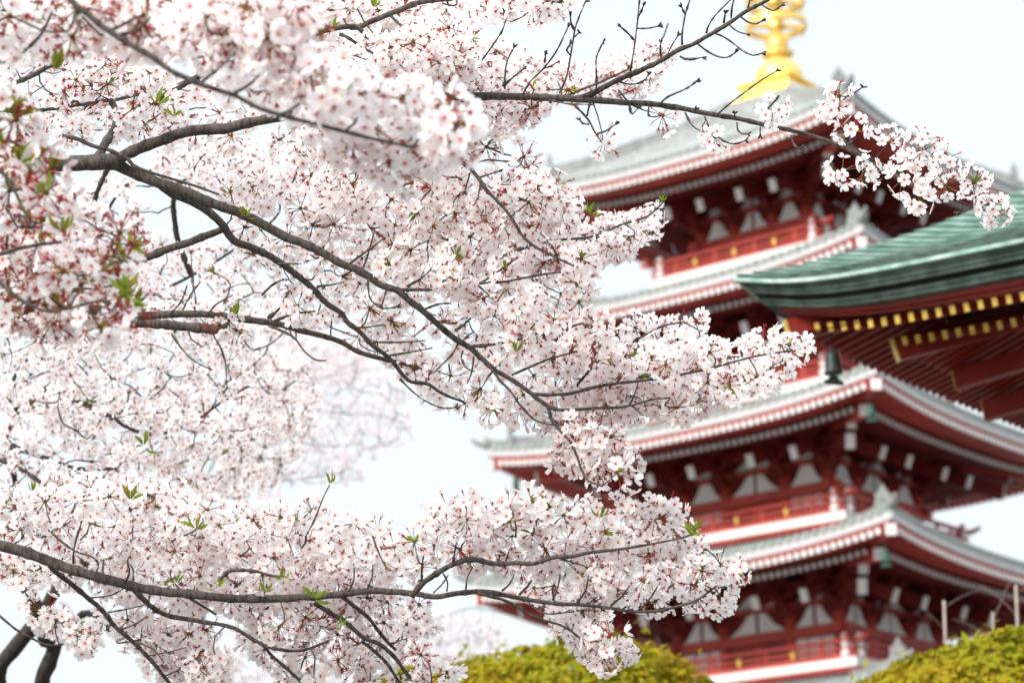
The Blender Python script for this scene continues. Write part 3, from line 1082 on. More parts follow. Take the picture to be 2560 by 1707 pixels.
def pedicel_tpl():
    T = Tpl()
    vs = []
    for z, bx_ in ((0, 0), (0.5, 0.05), (1, 0)):
        for i in range(3):
            a = 2 * math.pi * i / 3
            vs.append((math.cos(a), math.sin(a), z))
    fs = []
    for i in range(2):
        for k in range(3):
            fs.append((i * 3 + k, i * 3 + (k + 1) % 3, i * 3 + 3 + (k + 1) % 3, i * 3 + 3 + k))
    T.add(vs, fs, 2, [0] * 9)
    return T.done()


def knob_tpl():
    """brown bud scales where the stalks leave the twig"""
    T = Tpl()
    vs = [(0, 0, -1)]
    for z, rr in ((-0.4, 0.8), (0.3, 0.9)):
        for i in range(5):
            a = 2 * math.pi * i / 5 + z
            vs.append((rr * math.cos(a), rr * math.sin(a), z))
    vs.append((0, 0, 1.2))
    fs = [(0, 1 + (i + 1) % 5, 1 + i) for i in range(5)] + [(1 + i, 1 + (i + 1) % 5, 6 + (i + 1) % 5, 6 + i) for i in range(5)] + [(6 + i, 6 + (i + 1) % 5, 11) for i in range(5)]
    T.add(vs, fs, 4, [0] * 12)
    return T.done()


def leaf_tpl():
    T = Tpl()
    vs = []
    for rr, hw in ((0.0, 0.02), (0.3, 0.13), (0.55, 0.14), (0.82, 0.07), (1.0, 0.0)):
        z = 0.25 * rr - 0.3 * rr * rr
        vs += [(rr, -hw, z + hw * 0.6), (rr, 0, z), (rr, hw, z + hw * 0.6)]
    fs = []
    for i in range(4):
        for j in (0, 1):
            q = i * 3 + j
            fs.append((q, q + 3, q + 4, q + 1))
    T.add(vs, fs, 0, [0] * len(vs))
    return T.done()


FLOW = [flower_tpl(c_, 5, True, i) for i, c_ in enumerate((0.05, 0.2, 0.34, 0.5))] + [flower_tpl(0.9, 5, True, 9)]
FLOW_LOW = [flower_tpl(c_, 5, False, 20 + i) for i, c_ in enumerate((0.1, 0.35, 0.6))]
STAR = [star_tpl(i) for i in range(3)]


def bud_tpl():
    T = Tpl()
    rows = ((0.0, 0.10), (0.35, 0.26), (0.75, 0.27), (1.1, 0.12))
    vs = []
    for z, rr in rows:
        for i in range(6):
            a = 2 * math.pi * i / 6 + z
            vs.append((rr * math.cos(a), rr * math.sin(a), z))
    fs = [(r_ * 6 + i, r_ * 6 + (i + 1) % 6, r_ * 6 + 6 + (i + 1) % 6, r_ * 6 + 6 + i) for r_ in range(3) for i in range(6)] + [tuple(18 + i for i in range(6))]
    T.add(vs, fs, 0, [0.45 + 0.1 * (k // 6) for k in range(24)])
    calyx(T, True, 0.2)
    return T.done()


BUD = bud_tpl()
PED, KNOB, LEAF = pedicel_tpl(), knob_tpl(), leaf_tpl()


class Inst:
    """numpy collector of template copies -> one mesh"""
    def __init__(s):
        s.V, s.I, s.tot, s.M, s.T, s.H, s.n = [], [], [], [], [], [], 0

    def put(s, tpl, A, p, tint):
        """A: 3x3 matrix, p: point"""
        V = tpl.V @ A.T + p
        s.V.append(V)
        s.I.append(tpl.idx + s.n)
        s.tot.append(tpl.tot)
        s.M.append(tpl.M)
        s.T.append(tpl.T)
        s.H.append(np.full(len(V), tint))
        s.n += len(V)

    def build(s, name, mats, parent, smooth=True):
        me = bpy.data.meshes.new(name)
        V = np.concatenate(s.V)
        I = np.concatenate(s.I)
        tot = np.concatenate(s.tot)
        me.vertices.add(len(V))
        me.vertices.foreach_set('co', V.ravel())
        me.loops.add(len(I))
        me.loops.foreach_set('vertex_index', I)
        me.polygons.add(len(tot))
        me.polygons.foreach_set('loop_start', np.concatenate([[0], np.cumsum(tot)[:-1]]))
        me.polygons.foreach_set('material_index', np.concatenate(s.M))
        if smooth:
            me.polygons.foreach_set('use_smooth', np.ones(len(tot), bool))
        for k, arr in (('t', s.T), ('tint', s.H)):
            a = me.attributes.new(k, 'FLOAT', 'POINT')
            a.data.foreach_set('value', np.concatenate(arr))
        for k in mats:
            me.materials.append(MT[k])
        me.update()
        me.validate()
        o = bpy.data.objects.new(name, me)
        C.objects.link(o)
        o.parent = parent
        return o


def frame(z, rng):
    z = z / np.linalg.norm(z)
    x = np.cross(z, rng.normal(size=3))
    x /= np.linalg.norm(x)
    return np.stack([x, np.cross(z, x), z], 1)


def put_cluster(ins, hub, out, rng, nfl, bare, size, pink, low=False):
    """umbel: stalks fan out from a knob on the twig, a flower (or a bare star) on each"""
    hub = np.array(hub, float)
    out = np.array(out, float)
    ins.put(KNOB, frame(out, rng) * (0.0055 * size), hub, rng.random())
    fan = []
    for _ in range(nfl):
        best, bd = None, 9
        for _t in range(5):
            d = rng.normal(size=3)
            d /= np.linalg.norm(d)
            d = d + 0.55 * out
            d /= np.linalg.norm(d)
            m_ = max([float(d @ q) for q in fan]) if fan else -1
            if m_ < bd:
                best, bd = d, m_
        fan.append(best)
        d = best
        L = size * rng.uniform(0.023, 0.037)
        dd = d + np.array([0, 0, -0.18]) + rng.normal(size=3) * 0.1
        dd /= np.linalg.norm(dd)
        tip = hub + dd * L
        F = frame(dd, rng)
        if not low:
            ins.put(PED, F * np.array([0.0009 * size, 0.0009 * size, L]), hub, rng.random())
        fd = dd + rng.normal(size=3) * 0.26
        G = frame(fd, rng)
        sc = size * 0.0178 * rng.uniform(0.88, 1.12)
        tint = min(1.0, max(0.0, pink + rng.normal() * 0.10))
        fd = fd / np.linalg.norm(fd)
        if rng.random() < bare and not low:
            ins.put(STAR[rng.integers(3)], G * sc * 1.2, tip + fd * sc * 0.3, rng.random())
        elif rng.random() < 0.06 and not low:
            ins.put(BUD, G * sc, tip + fd * sc * 0.35, min(1, tint + 0.5))
        else:
            tp = FLOW_LOW[rng.integers(3)] if low else FLOW[rng.choice(5, p=[.28, .3, .24, .13, .05])]
            ins.put(tp, G * sc, tip + fd * sc * 0.35, tint)


def put_leaves(ins, hub, out, rng, n_, size):
    for _ in range(n_):
        d = rng.normal(size=3) * 0.55 + np.array(out) + np.array([0, 0, 0.5])
        d /= np.linalg.norm(d)
        F = frame(d, rng)
        A = np.stack([F[:, 2], F[:, 0], F[:, 1]], 1)
        ins.put(LEAF, A * size * rng.uniform(0.017, 0.032), np.array(hub) + d * 0.004, rng.random() ** 2)


def catmull(P, step):
    """smooth a polyline of (x, y, z, r)"""
    P = np.array(P, float)
    out = []
    n_ = len(P)
    for i in range(n_ - 1):
        p0, p1, p2, p3 = P[max(i - 1, 0)], P[i], P[i + 1], P[min(i + 2, n_ - 1)]
        k = max(1, int(np.linalg.norm((p2 - p1)[:3]) / step))
        for j in range(k):
            t = j / k
            out.append(0.5 * ((2 * p1) + (p2 - p0) * t + (2 * p0 - 5 * p1 + 4 * p2 - p3) * t * t + (3 * p1 - p0 - 3 * p2 + p3) * t ** 3))
    out.append(P[-1])
    return np.array(out)


CLEAR_RAW = []


class Tree:
    def __init__(s, label, base, seed, bark='bark', low=False):
        s.root = empty('cherry_tree', base)
        tag(s.root, label, 'cherry tree', 'cherry trees in blossom')
        s.base = np.array(base, float)
        s.rng = np.random.default_rng(seed)
        s.branches = []          # (mesh builder, label)
        s.nodes = []             # points twigs can start from: (x, y, z)
        s.owner = []
        s.bark, s.low = bark, low
        s.cl = []                # clusters: hub, out, branch, depth, args
        s.lf = []

    def limb(s, pts, r0, r1, d0, d1, parent=None, sides=8, knob=0.10, node=True, ends=False):
        """limb along picture points; radius in px of the photograph at that distance. parent: merge into that branch"""
        n_ = len(pts)
        if parent is None:
            CLEAR_RAW.append((pts, (d0 + d1) / 2, (85 if d0 < 4 else 52) if max(r0, r1) > 6 else 30))
        L = [0]
        for i in range(1, n_):
            L.append(L[-1] + math.hypot(pts[i][0] - pts[i - 1][0], pts[i][1] - pts[i - 1][1]))
        P = []
        for i, (x, y) in enumerate(pts):
            t = L[i] / L[-1]
            d = d0 + (d1 - d0) * t
            p = at(x, y, d)
            P.append((p.x, p.y, p.z, (r0 + (r1 - r0) * t) * d / FPX))
        return s.limb3(P, parent, sides, knob, node, ends)

    def limb3(s, P, parent=None, sides=8, knob=0.10, node=True, ends=False):
        rad = max(q[3] for q in P)
        Q = catmull(P, max(0.0075, rad * 0.8) if rad < 0.05 else 0.08)
        rng = s.rng
        wob = np.cumsum(rng.normal(size=(len(Q), 3)) * 0.12, 0)
        wob -= np.linspace(0, 1, len(Q))[:, None] * wob[-1]
        Q[:, :3] += wob * np.minimum(Q[:, 3:4], 0.006) * 0.5
        rr = Q[:, 3] * (1 + knob * rng.normal(size=len(Q)) * 0.6 + knob * 2.2 * (rng.random(len(Q)) < 0.10))
        if parent is None:
            mb = MB()
            s.branches.append(mb)
            parent = len(s.branches) - 1
        mb = s.branches[parent]
        mb.tube([q - s.base for q in Q[:, :3]], list(rr), sides, 0)
        if ends:
            e, d = Q[-1, :3] - s.base, Q[-1, :3] - Q[-2, :3]
            d /= np.linalg.norm(d)
            r_ = Q[-1, 3]
            for k in range(3):
                q = d + rng.normal(size=3) * 0.55
                q /= np.linalg.norm(q)
                mb.tube([e - d * 0.002, e + q * 0.004, e + q * 0.008, e + q * 0.0115], [r_ * 0.9, r_ * 1.7, r_ * 1.5, r_ * 0.2], 5, 0)
        if node:
            for q in Q[::2]:
                s.nodes.append(q[:3])
                s.owner.append(parent)
        return parent

    def seeds(s, hubs, near=None, rad=0.0016):
        """grow a twig from the nearest wood to every hub, closest hubs first"""
        rng = s.rng
        N = np.array(s.nodes)
        O = np.array(s.owner)
        H = np.array([h[0] for h in hubs])
        D = np.full(len(H), 1e9)
        B = np.zeros(len(H), int)
        for i in range(0, len(N), 400):
            dd = np.linalg.norm(H[:, None] - N[None, i:i + 400], axis=2)
            j = dd.argmin(1)
            v = dd[np.arange(len(H)), j]
            b_ = v < D
            D[b_], B[b_] = v[b_], i + j[b_]
        nodes, owner = list(N), list(O)
        todo = set(range(len(H)))
        while todo:
            k = min(todo, key=lambda q: D[q])
            todo.discard(k)
            a, h = nodes[B[k]], H[k]
            own = owner[B[k]]
            L = np.linalg.norm(h - a)
            side = rng.normal(size=3) * 0.13 * L
            side[2] -= 0.05 * L
            m1 = a + (h - a) * 0.35 + side
            m2 = a + (h - a) * 0.72 + side * 0.8
            r1 = rad * (1.0 + min(1.6, L * 4.0))
            P = [(*a, r1), (*m1, r1 * 0.9), (*m2, r1 * 0.75), (*h, rad * 0.85)]
            Q = catmull(P, max(0.02, L / 12))
            if len(Q) > 2:
                jit = rng.normal(size=(len(Q), 3)) * 0.0016
                jit[0] = jit[-1] = 0
                Q[:, :3] += jit
            s.branches[own].tube([q - s.base for q in Q[:, :3]], list(Q[:, 3] * (1 + 0.18 * rng.normal(size=len(Q)))), 5 if not s.low else 4, 0)
            out = (h - m2) / (np.linalg.norm(h - m2) + 1e-9)
            args = hubs[k][1]
            s.cl.append((h, out, own, args))
            for q in Q[1:, :3]:
                nodes.append(q)
                owner.append(own)
            idx = list(todo)
            if idx:
                new = Q[1:, :3]
                dd = np.linalg.norm(H[idx][:, None] - new[None], axis=2)
                j = dd.argmin(1)
                v = dd[np.arange(len(idx)), j]
                for q, i_ in enumerate(idx):
                    if v[q] < D[i_]:
                        D[i_] = v[q]
                        B[i_] = len(nodes) - len(new) + j[q]
        s.nodes, s.owner = nodes, owner

    def finish(s, n_single=100, n_leaf=100):
        rng = s.rng
        objs = []
        for mb in s.branches:
            objs.append(mb.build('branch', s.bark, s.root, True))
        objs[0].name = 'trunk'
        order = sorted(range(len(s.cl)), key=lambda k: s.cl[k][3]['d'])
        rest = {}
        leaf_n = 0
        for rank, k in enumerate(order):
            h, out, own, a = s.cl[k]
            ins = Inst()
            single = rank < n_single and not s.low
            if not single:
                ins = rest.setdefault(own, Inst())
            put_cluster(ins, h - s.base, out, rng, a['n'], a['bare'], a['size'], a['pink'], s.low)
            if single:
                ins.build('blossom_cluster', FLOWER_MATS, objs[own])
            if rng.random() < a['leaf']:
                li = Inst()
                put_leaves(li, h - s.base, out, rng, int(rng.integers(3, 6)), a['size'] * a.get('ls', 1.0))
                if leaf_n < n_leaf:
                    li.build('leaf_tuft', ['leaf'], objs[own])
                    leaf_n += 1
        for own, ins in rest.items():
            o = ins.build('blossoms', FLOWER_MATS, objs[own])
            o['kind'] = 'stuff'


def inside(poly, x, y):
    c_ = False
    n_ = len(poly)
    for i in range(n_):
        x1, y1 = poly[i]
        x2, y2 = poly[(i + 1) % n_]
        if (y1 > y) != (y2 > y) and x < (x2 - x1) * (y - y1) / (y2 - y1) + x1:
            c_ = not c_
    return c_


V = 2560 / 2352.0
CLEAR = []


def fill(poly, num, dist, d, dj, rng, **kw):
    """scatter hubs in a picture-space outline (2352 px wide view) at distance d +- dj"""
    xs, ys = [p[0] for p in poly], [p[1] for p in poly]
    got, tries = [], 0
    while len(got) < num and tries < num * 60:
        tries += 1
        x, y = rng.uniform(min(xs), max(xs)), rng.uniform(min(ys), max(ys))
        if not inside(poly, x, y):
            continue
        mn = dist * (1 - tries / (num * 60) * 0.8)
        if any((x - a) ** 2 + (y - b) ** 2 < mn * mn for a, b in got):
            continue
        got.append((x, y))
    hubs = []
    for x, y in got:
        dd = d + dj * float(np.clip(rng.normal(), -1.6, 1.6))
        for pts, dl, wd in CLEAR:                           # most flowers hang beside or behind the big limbs
            if abs(dl - d) > 0.9:
                continue
            q = np.hypot(pts[:, 0] - x * V, pts[:, 1] - y * V).min()
            if q < wd:
                dd = max(dd, dl + rng.uniform(0.10, 0.30))
        a = dict(n=int(rng.integers(11, 17)), bare=0.09, size=1.0, pink=0.04, leaf=0.26, d=dd)
        a.update(kw)
        if 'nr' in a:
            a['n'] = int(rng.integers(*a['nr']))
        a['bare'] = float(np.clip(a['bare'] * rng.uniform(0.2, 2.2), 0, 0.95))
        p = at(x * V, y * V, dd)
        hubs.append(((p.x, p.y, p.z), a))
    return hubs


def spots(lst, d, **kw):
    hubs = []
    for x, y in lst:
        a = dict(n=11, bare=0.2, size=1.0, pink=0.08, leaf=0.1, d=d)
        a.update(kw)
        p = at(x, y, d)
        hubs.append(((p.x, p.y, p.z), a))
    return hubs


def cr(ox, oy, k, pts):
    """points read off an enlarged crop of the photograph"""
    return [(ox + x / k, oy + y / k) for x, y in pts]


A = lambda *p: cr(0, 0, 2.735, p)
B = lambda *p: cr(850, 0, 2.735, p)
Cc = lambda *p: cr(1700, 0, 2.735, p)
D = lambda *p: cr(0, 570, 2.735, p)
E = lambda *p: cr(850, 570, 2.735, p)
G = lambda *p: cr(0, 1137, 2.735, p)
Hh = lambda *p: cr(850, 1137, 2.735, p)

# ------------------------------------------------------------------ the near cherry tree
t1 = Tree('near cherry tree with sharp dark limbs crossing in front of the pagoda', (-2.9, 6.2, 0), 11)
t1.limb3([(-2.9, 6.2, 0, 0.21), (-2.85, 6.2, 1.0, 0.17), (-2.93, 6.15, 2.2, 0.15), (-2.8, 6.1, 3.4, 0.12), (-2.65, 5.8, 4.4, 0.08), (-2.4, 5.2, 5.0, 0.05)], sides=14, knob=0.04)


def from_trunk(z, first, r):
    """hidden stretch from the trunk to where a limb enters the picture"""
    a = Vector((-2.88, 6.15, z))
    m_ = (a + first) / 2 + Vector((0, 0, 0.12))
    t1.limb3([(*a, r * 1.5), (*m_, r * 1.2), (*first, r)], parent=0, sides=9)


TW = []     # traced twigs: (points, r0, r1, d, branch, ends)
# main limb and its forks
m0 = t1.limb([(-120, 440), (0, 425), (126, 411), (230, 407), (300, 400)], 21, 20, 5.75, 5.72, sides=14, knob=0.05)
from_trunk(3.2, at(-120, 440, 5.75), 0.02)
f1 = t1.limb([(240, 408)] + A((800, 1090), (870, 1052), (980, 1003), (1100, 960), (1250, 905), (1400, 888), (1550, 880), (1690, 840)) + [(760, 285), (900, 258), (1040, 247), (1170, 242), (1285, 241)] + B((1390, 665), (1640, 678), (1800, 690), (1950, 705), (2100, 712)) + Cc((0, 745), (120, 770), (260, 795), (400, 820), (550, 855), (720, 890), (880, 930), (1000, 970), (1120, 1020), (1250, 1080), (1400, 1135), (1530, 1200), (1640, 1260), (1750, 1310), (1880, 1365), (2000, 1410), (2100, 1445)), 15, 2.2, 5.72, 5.75, sides=12, knob=0.07)
u1 = t1.limb(B((1600, 680), (1680, 660), (1750, 630), (1850, 570), (1960, 520), (2100, 460), (2220, 400), (2330, 335)) + Cc((60, 318), (120, 290), (220, 230), (350, 150), (450, 80), (600, 0), (720, -70)), 7.5, 4, 5.74, 5.7, sides=9)
m1 = t1.limb([(250, 408)] + A((800, 1125), (870, 1160), (960, 1200), (1060, 1240), (1180, 1280), (1320, 1335), (1450, 1390), (1600, 1440), (1700, 1480), (1800, 1530)) + D((1960, 60), (2050, 90), (2200, 160), (2340, 245)) + E((100, 275), (200, 335), (300, 395), (400, 430), (470, 490), (560, 560), (650, 640), (720, 700), (800, 765), (880, 810), (960, 880), (1050, 960), (1150, 1020), (1240, 1080), (1340, 1160), (1420, 1220), (1440, 1300)), 15.5, 4.5, 5.74, 5.8, sides=12, knob=0.06)
m2 = t1.limb(A((1100, 1260), (1180, 1320), (1300, 1370), (1420, 1440), (1520, 1530)) + D((1600, 80), (1700, 120), (1850, 190), (1960, 260), (2080, 350), (2160, 420), (2230, 500), (2340, 575)) + E((60, 640), (140, 700), (220, 790), (300, 850), (370, 920), (430, 1000), (490, 1050), (600, 1065), (700, 1130), (850, 1190)), 12, 3, 5.8, 6.0, sides=10, knob=0.07)
m2b = t1.limb(D((1520, 10), (1300, 90), (1120, 150), (950, 220), (810, 290), (600, 380), (300, 470), (-100, 520)), 9, 13, 5.9, 6.2, sides=9)
from_trunk(2.9, at(-36, 760, 6.2), 0.013)
th = t1.limb(A((430, 930), (530, 950), (640, 1000), (730, 1020), (860, 1075), (930, 1140), (1050, 1185), (1160, 1220), (1330, 1270), (1500, 1330)), 6, 3, 5.62, 5.6, sides=8)
t1.limb(A((660, 1110), (690, 1040), (730, 960), (790, 870), (800, 780), (760, 690)), 12, 8, 5.72, 5.9, parent=m0, sides=9)
m3 = t1.limb([(-120, 760), (0, 771), (90, 774)] + D((500, 555), (700, 562), (850, 588), (950, 600), (1160, 590), (1420, 590), (1600, 610), (1760, 640), (1900, 660), (2050, 700), (2200, 740), (2340, 785)) + E((100, 840), (220, 880), (400, 920), (500, 950), (620, 990)), 13, 5, 6.2, 6.1, sides=10, knob=0.07)
from_trunk(2.8, at(-120, 760, 6.2), 0.013)
t1.limb(D((560, 600), (700, 630), (840, 650), (1000, 650), (1160, 668), (1350, 685), (1480, 690), (1570, 655)), 12, 11, 6.28, 6.26, parent=m3, sides=10)
l1 = t1.limb([(-160, 1335), (-60, 1350)] + G((0, 620), (150, 665), (300, 720), (450, 775), (600, 820), (750, 860), (900, 900), (1050, 930), (1250, 950), (1600, 985), (1900, 985), (2100, 975), (2300, 960)) + Hh((60, 945), (200, 930), (350, 935), (500, 950), (640, 970), (800, 945), (960, 930), (1100, 950), (1250, 980), (1450, 1010), (1650, 1020), (1850, 1045), (2000, 1070), (2150, 1065), (2280, 1040)) + [(1740, 1500), (1790, 1465)], 15, 2.5, 6.0, 5.75, sides=12, knob=0.06)
from_trunk(2.3, at(-160, 1335, 6.0), 0.015)
l1u = t1.limb(Hh((490, 960), (560, 880), (640, 820), (720, 770), (800, 735), (900, 715), (1050, 740), (1200, 735), (1330, 740), (1460, 700), (1600, 690), (1700, 670)) + [(1560, 1372), (1640, 1358), (1700, 1345), (1738, 1333)], 8, 2.2, 5.8, 5.7, sides=9, knob=0.12)
l1c = t1.limb(Hh((940, 945), (1100, 980), (1200, 1030), (1300, 1090), (1400, 1130), (1520, 1165), (1620, 1230), (1680, 1300)), 4.5, 2.5, 5.8, 5.8, sides=7)
l1d = t1.limb(Hh((0, 960), (40, 985), (120, 1050), (200, 1120), (260, 1200), (320, 1270), (380, 1330)), 5.5, 4, 5.9, 6.0, sides=7)
l1e = t1.limb(G((2150, 1010), (2352, 1130)) + Hh((160, 1240), (270, 1290), (370, 1380), (440, 1470), (510, 1570)), 6, 5, 5.9, 6.0, sides=7)
t1.limb(Hh((150, 1270), (270, 1370), (340, 1450), (420, 1580)), 4.5, 4, 5.95, 6.0, parent=l1e, sides=7)
l2 = t1.limb(G((340, 755), (370, 790), (500, 890), (620, 990), (720, 1080), (780, 1160), (850, 1220), (950, 1310), (1050, 1420), (1160, 1559), (1230, 1640)), 7, 4.5, 6.0, 6.1, sides=8)
l3 = t1.limb(G((900, 905), (1040, 1040), (1150, 1100), (1330, 1130), (1580, 1170), (1740, 1260), (1880, 1320), (2050, 1335), (2250, 1270)), 7, 3, 6.0, 5.9, sides=8)
t1.limb(G((1250, 950), (1320, 990), (1480, 1090)), 4.5, 2.5, 5.95, 5.95, parent=l1, sides=6)
t1.limb(G((1780, 1275), (1860, 1370), (1960, 1460), (2100, 1590)), 3.5, 4, 5.95, 6.0, parent=l3, sides=6)
l5 = t1.limb([(-60, 1490)] + G((0, 1100), (110, 1190), (200, 1240), (300, 1290), (380, 1300), (470, 1285)), 4, 2, 5.9, 5.85, sides=7)
from_trunk(2.15, at(-60, 1490, 5.9), 0.004)
# upper left limbs
ul = t1.limb([(-60, 250)] + A((20, 640), (60, 600), (130, 560), (250, 505), (400, 420), (500, 370), (620, 300), (740, 250), (860, 180), (950, 60), (1000, -60)), 8, 4, 6.1, 6.3, sides=8)
from_trunk(3.6, at(-60, 250, 6.1), 0.009)
ul2 = t1.limb([(-40, 280)] + A((20, 755), (160, 765), (360, 745), (570, 710), (700, 690), (800, 680), (920, 650), (1030, 630), (1150, 560)), 5.5, 4, 6.0, 6.2, sides=8)
from_trunk(3.45, at(-40, 280, 6.0), 0.006)
v1 = t1.limb([(500, 190), (600, 150), (690, 122)] + A((2080, 285), (2150, 230), (2280, 195)) + B((30, 180), (130, 178), (220, 140), (330, 100), (450, 50), (560, 15), (750, -10), (900, -60)), 8, 6, 5.9, 5.9, sides=9)
t1.limb([(360, 260), (430, 225), (500, 190)], 8, 8, 6.1, 5.9, parent=v1)
t1.limb(B((60, 180), (130, 195), (200, 270), (290, 330), (360, 380), (430, 430), (520, 520)), 6, 3.5, 5.85, 5.8, parent=v1, sides=8)
t1.limb(B((0, 235), (60, 260), (130, 310), (240, 370), (330, 420), (410, 460)), 4.5, 2.5, 5.85, 5.8, parent=v1, sides=7)
t1.limb(B((340, 105), (440, 190), (560, 230), (720, 240)), 4, 2.5, 5.9, 5.85, parent=v1, sides=7)
t1.limb(B((780, -60), (800, 30), (760, 40), (700, 25)), 3.5, 2, 5.9, 5.85, parent=v1, sides=6)
q1 = t1.limb([(980, 360)] + B((690, 900), (830, 865), (1030, 805), (1200, 768), (1400, 712), (1480, 690)) + [(1480, 215), (1570, 175), (1640, 130), (1670, 60)], 6, 2, 6.6, 7.2, sides=7)
t1.limb([(820, 440), (900, 400), (980, 360)], 7, 6, 6.4, 6.6, parent=q1)
w1 = t1.limb([(1010, 340)] + B((600, 980), (750, 1055), (820, 1100), (890, 1150), (960, 1240), (1010, 1310), (1080, 1380), (1150, 1460), (1210, 1559)) + E((1260, 70), (1350, 140), (1450, 190), (1600, 260)), 6.5, 2.8, 5.65, 5.6, sides=8, knob=0.12)
t1.limb([(900, 275), (950, 305), (1010, 340)], 7, 6.5, 5.7, 5.65, parent=w1)
x1 = t1.limb(E((1400, 1200), (1480, 1240), (1590, 1240), (1750, 1230), (1900, 1225), (2000, 1210), (2120, 1175), (2260, 1160)), 5, 2, 5.8, 5.75, sides=7)
y1 = t1.limb([(1330, 985), (1420, 985), (1520, 962), (1640, 948), (1760, 925), (1880, 893), (1980, 876)], 5, 2, 5.8, 5.7, sides=7)
y2 = t1.limb([(1430, 980), (1500, 900), (1590, 850), (1660, 815), (1710, 805)], 4, 2, 5.85, 5.85, sides=7)
z1 = t1.limb([(1260, 640), (1330, 612), (1400, 600), (1480, 592), (1560, 560), (1620, 540), (1664, 500)], 4.5, 2, 6.4, 6.3, sides=7)
t1.limb([(1060, 720), (1160, 680), (1260, 640)], 5, 4.5, 6.2, 6.4, parent=z1)
e1_ = t1.limb([(1376, 1045), (1400, 1075), (1425, 1102), (1443, 1143), (1453, 1173), (1471, 1201), (1499, 1212)], 5, 2, 5.8, 5.7, sides=7)
# near branches, in front of the sharp ones
n1 = t1.limb([(60, -260), (120, -110), (179, 0)] + A((600, 90), (690, 165), (800, 235), (920, 310), (1060, 390), (1180, 475), (1340, 550), (1500, 610), (1620, 650), (1750, 725), (1900, 780), (2130, 840), (2330, 890)) + [(930, 345), (1040, 370)], 10, 4, 3.8, 3.65, sides=10, knob=0.08)
t1.limb3([(-2.4, 5.2, 5.0, 0.05), (-1.9, 4.6, 4.55, 0.03), (*at(-250, -420, 4.3), 0.012), (*at(60, -260, 3.8), 0.0062)], parent=n1)
t1.limb(A((760, 210), (850, 165), (940, 115)), 5, 3, 3.75, 3.75, parent=n1, sides=6)
t1.limb(A((820, 240), (940, 205), (1030, 120)), 5, 3, 3.75, 3.72, parent=n1, sides=6)
t1.limb(A((1380, 560), (1470, 490), (1570, 400)), 4, 2.5, 3.7, 3.7, parent=n1, sides=6)
t1.limb(A((1600, 640), (1700, 580), (1800, 490)), 5, 3, 3.7, 3.68, parent=n1, sides=6)
t1.limb(A((1930, 780), (2000, 745), (2050, 705)), 4, 3, 3.68, 3.68, parent=n1, sides=6)
n2 = t1.limb([(-160, 640), (-60, 680)] + D((0, 370), (130, 480), (300, 560), (450, 550), (700, 490)), 7, 3, 4.2, 4.1, sides=8)
from_trunk(3.0, at(-160, 640, 4.2), 0.006)
n3 = t1.limb([(-120, 690)] + D((0, 180), (230, 120), (480, 90), (660, 60)), 7, 3, 4.3, 4.2, sides=8)
from_trunk(3.1, at(-120, 690, 4.3), 0.006)
n4 = t1.limb([(-140, 350), (-40, 400), (20, 450), (55, 520), (75, 560)], 7, 3, 4.1, 4.0, sides=8)
from_trunk(3.4, at(-140, 350, 4.1), 0.006)
n5 = t1.limb([(-120, 130), (-40, 160), (40, 140), (100, 90), (130, 30)], 7, 3, 4.1, 4.0, sides=8)
from_trunk(3.7, at(-120, 130, 4.1), 0.006)

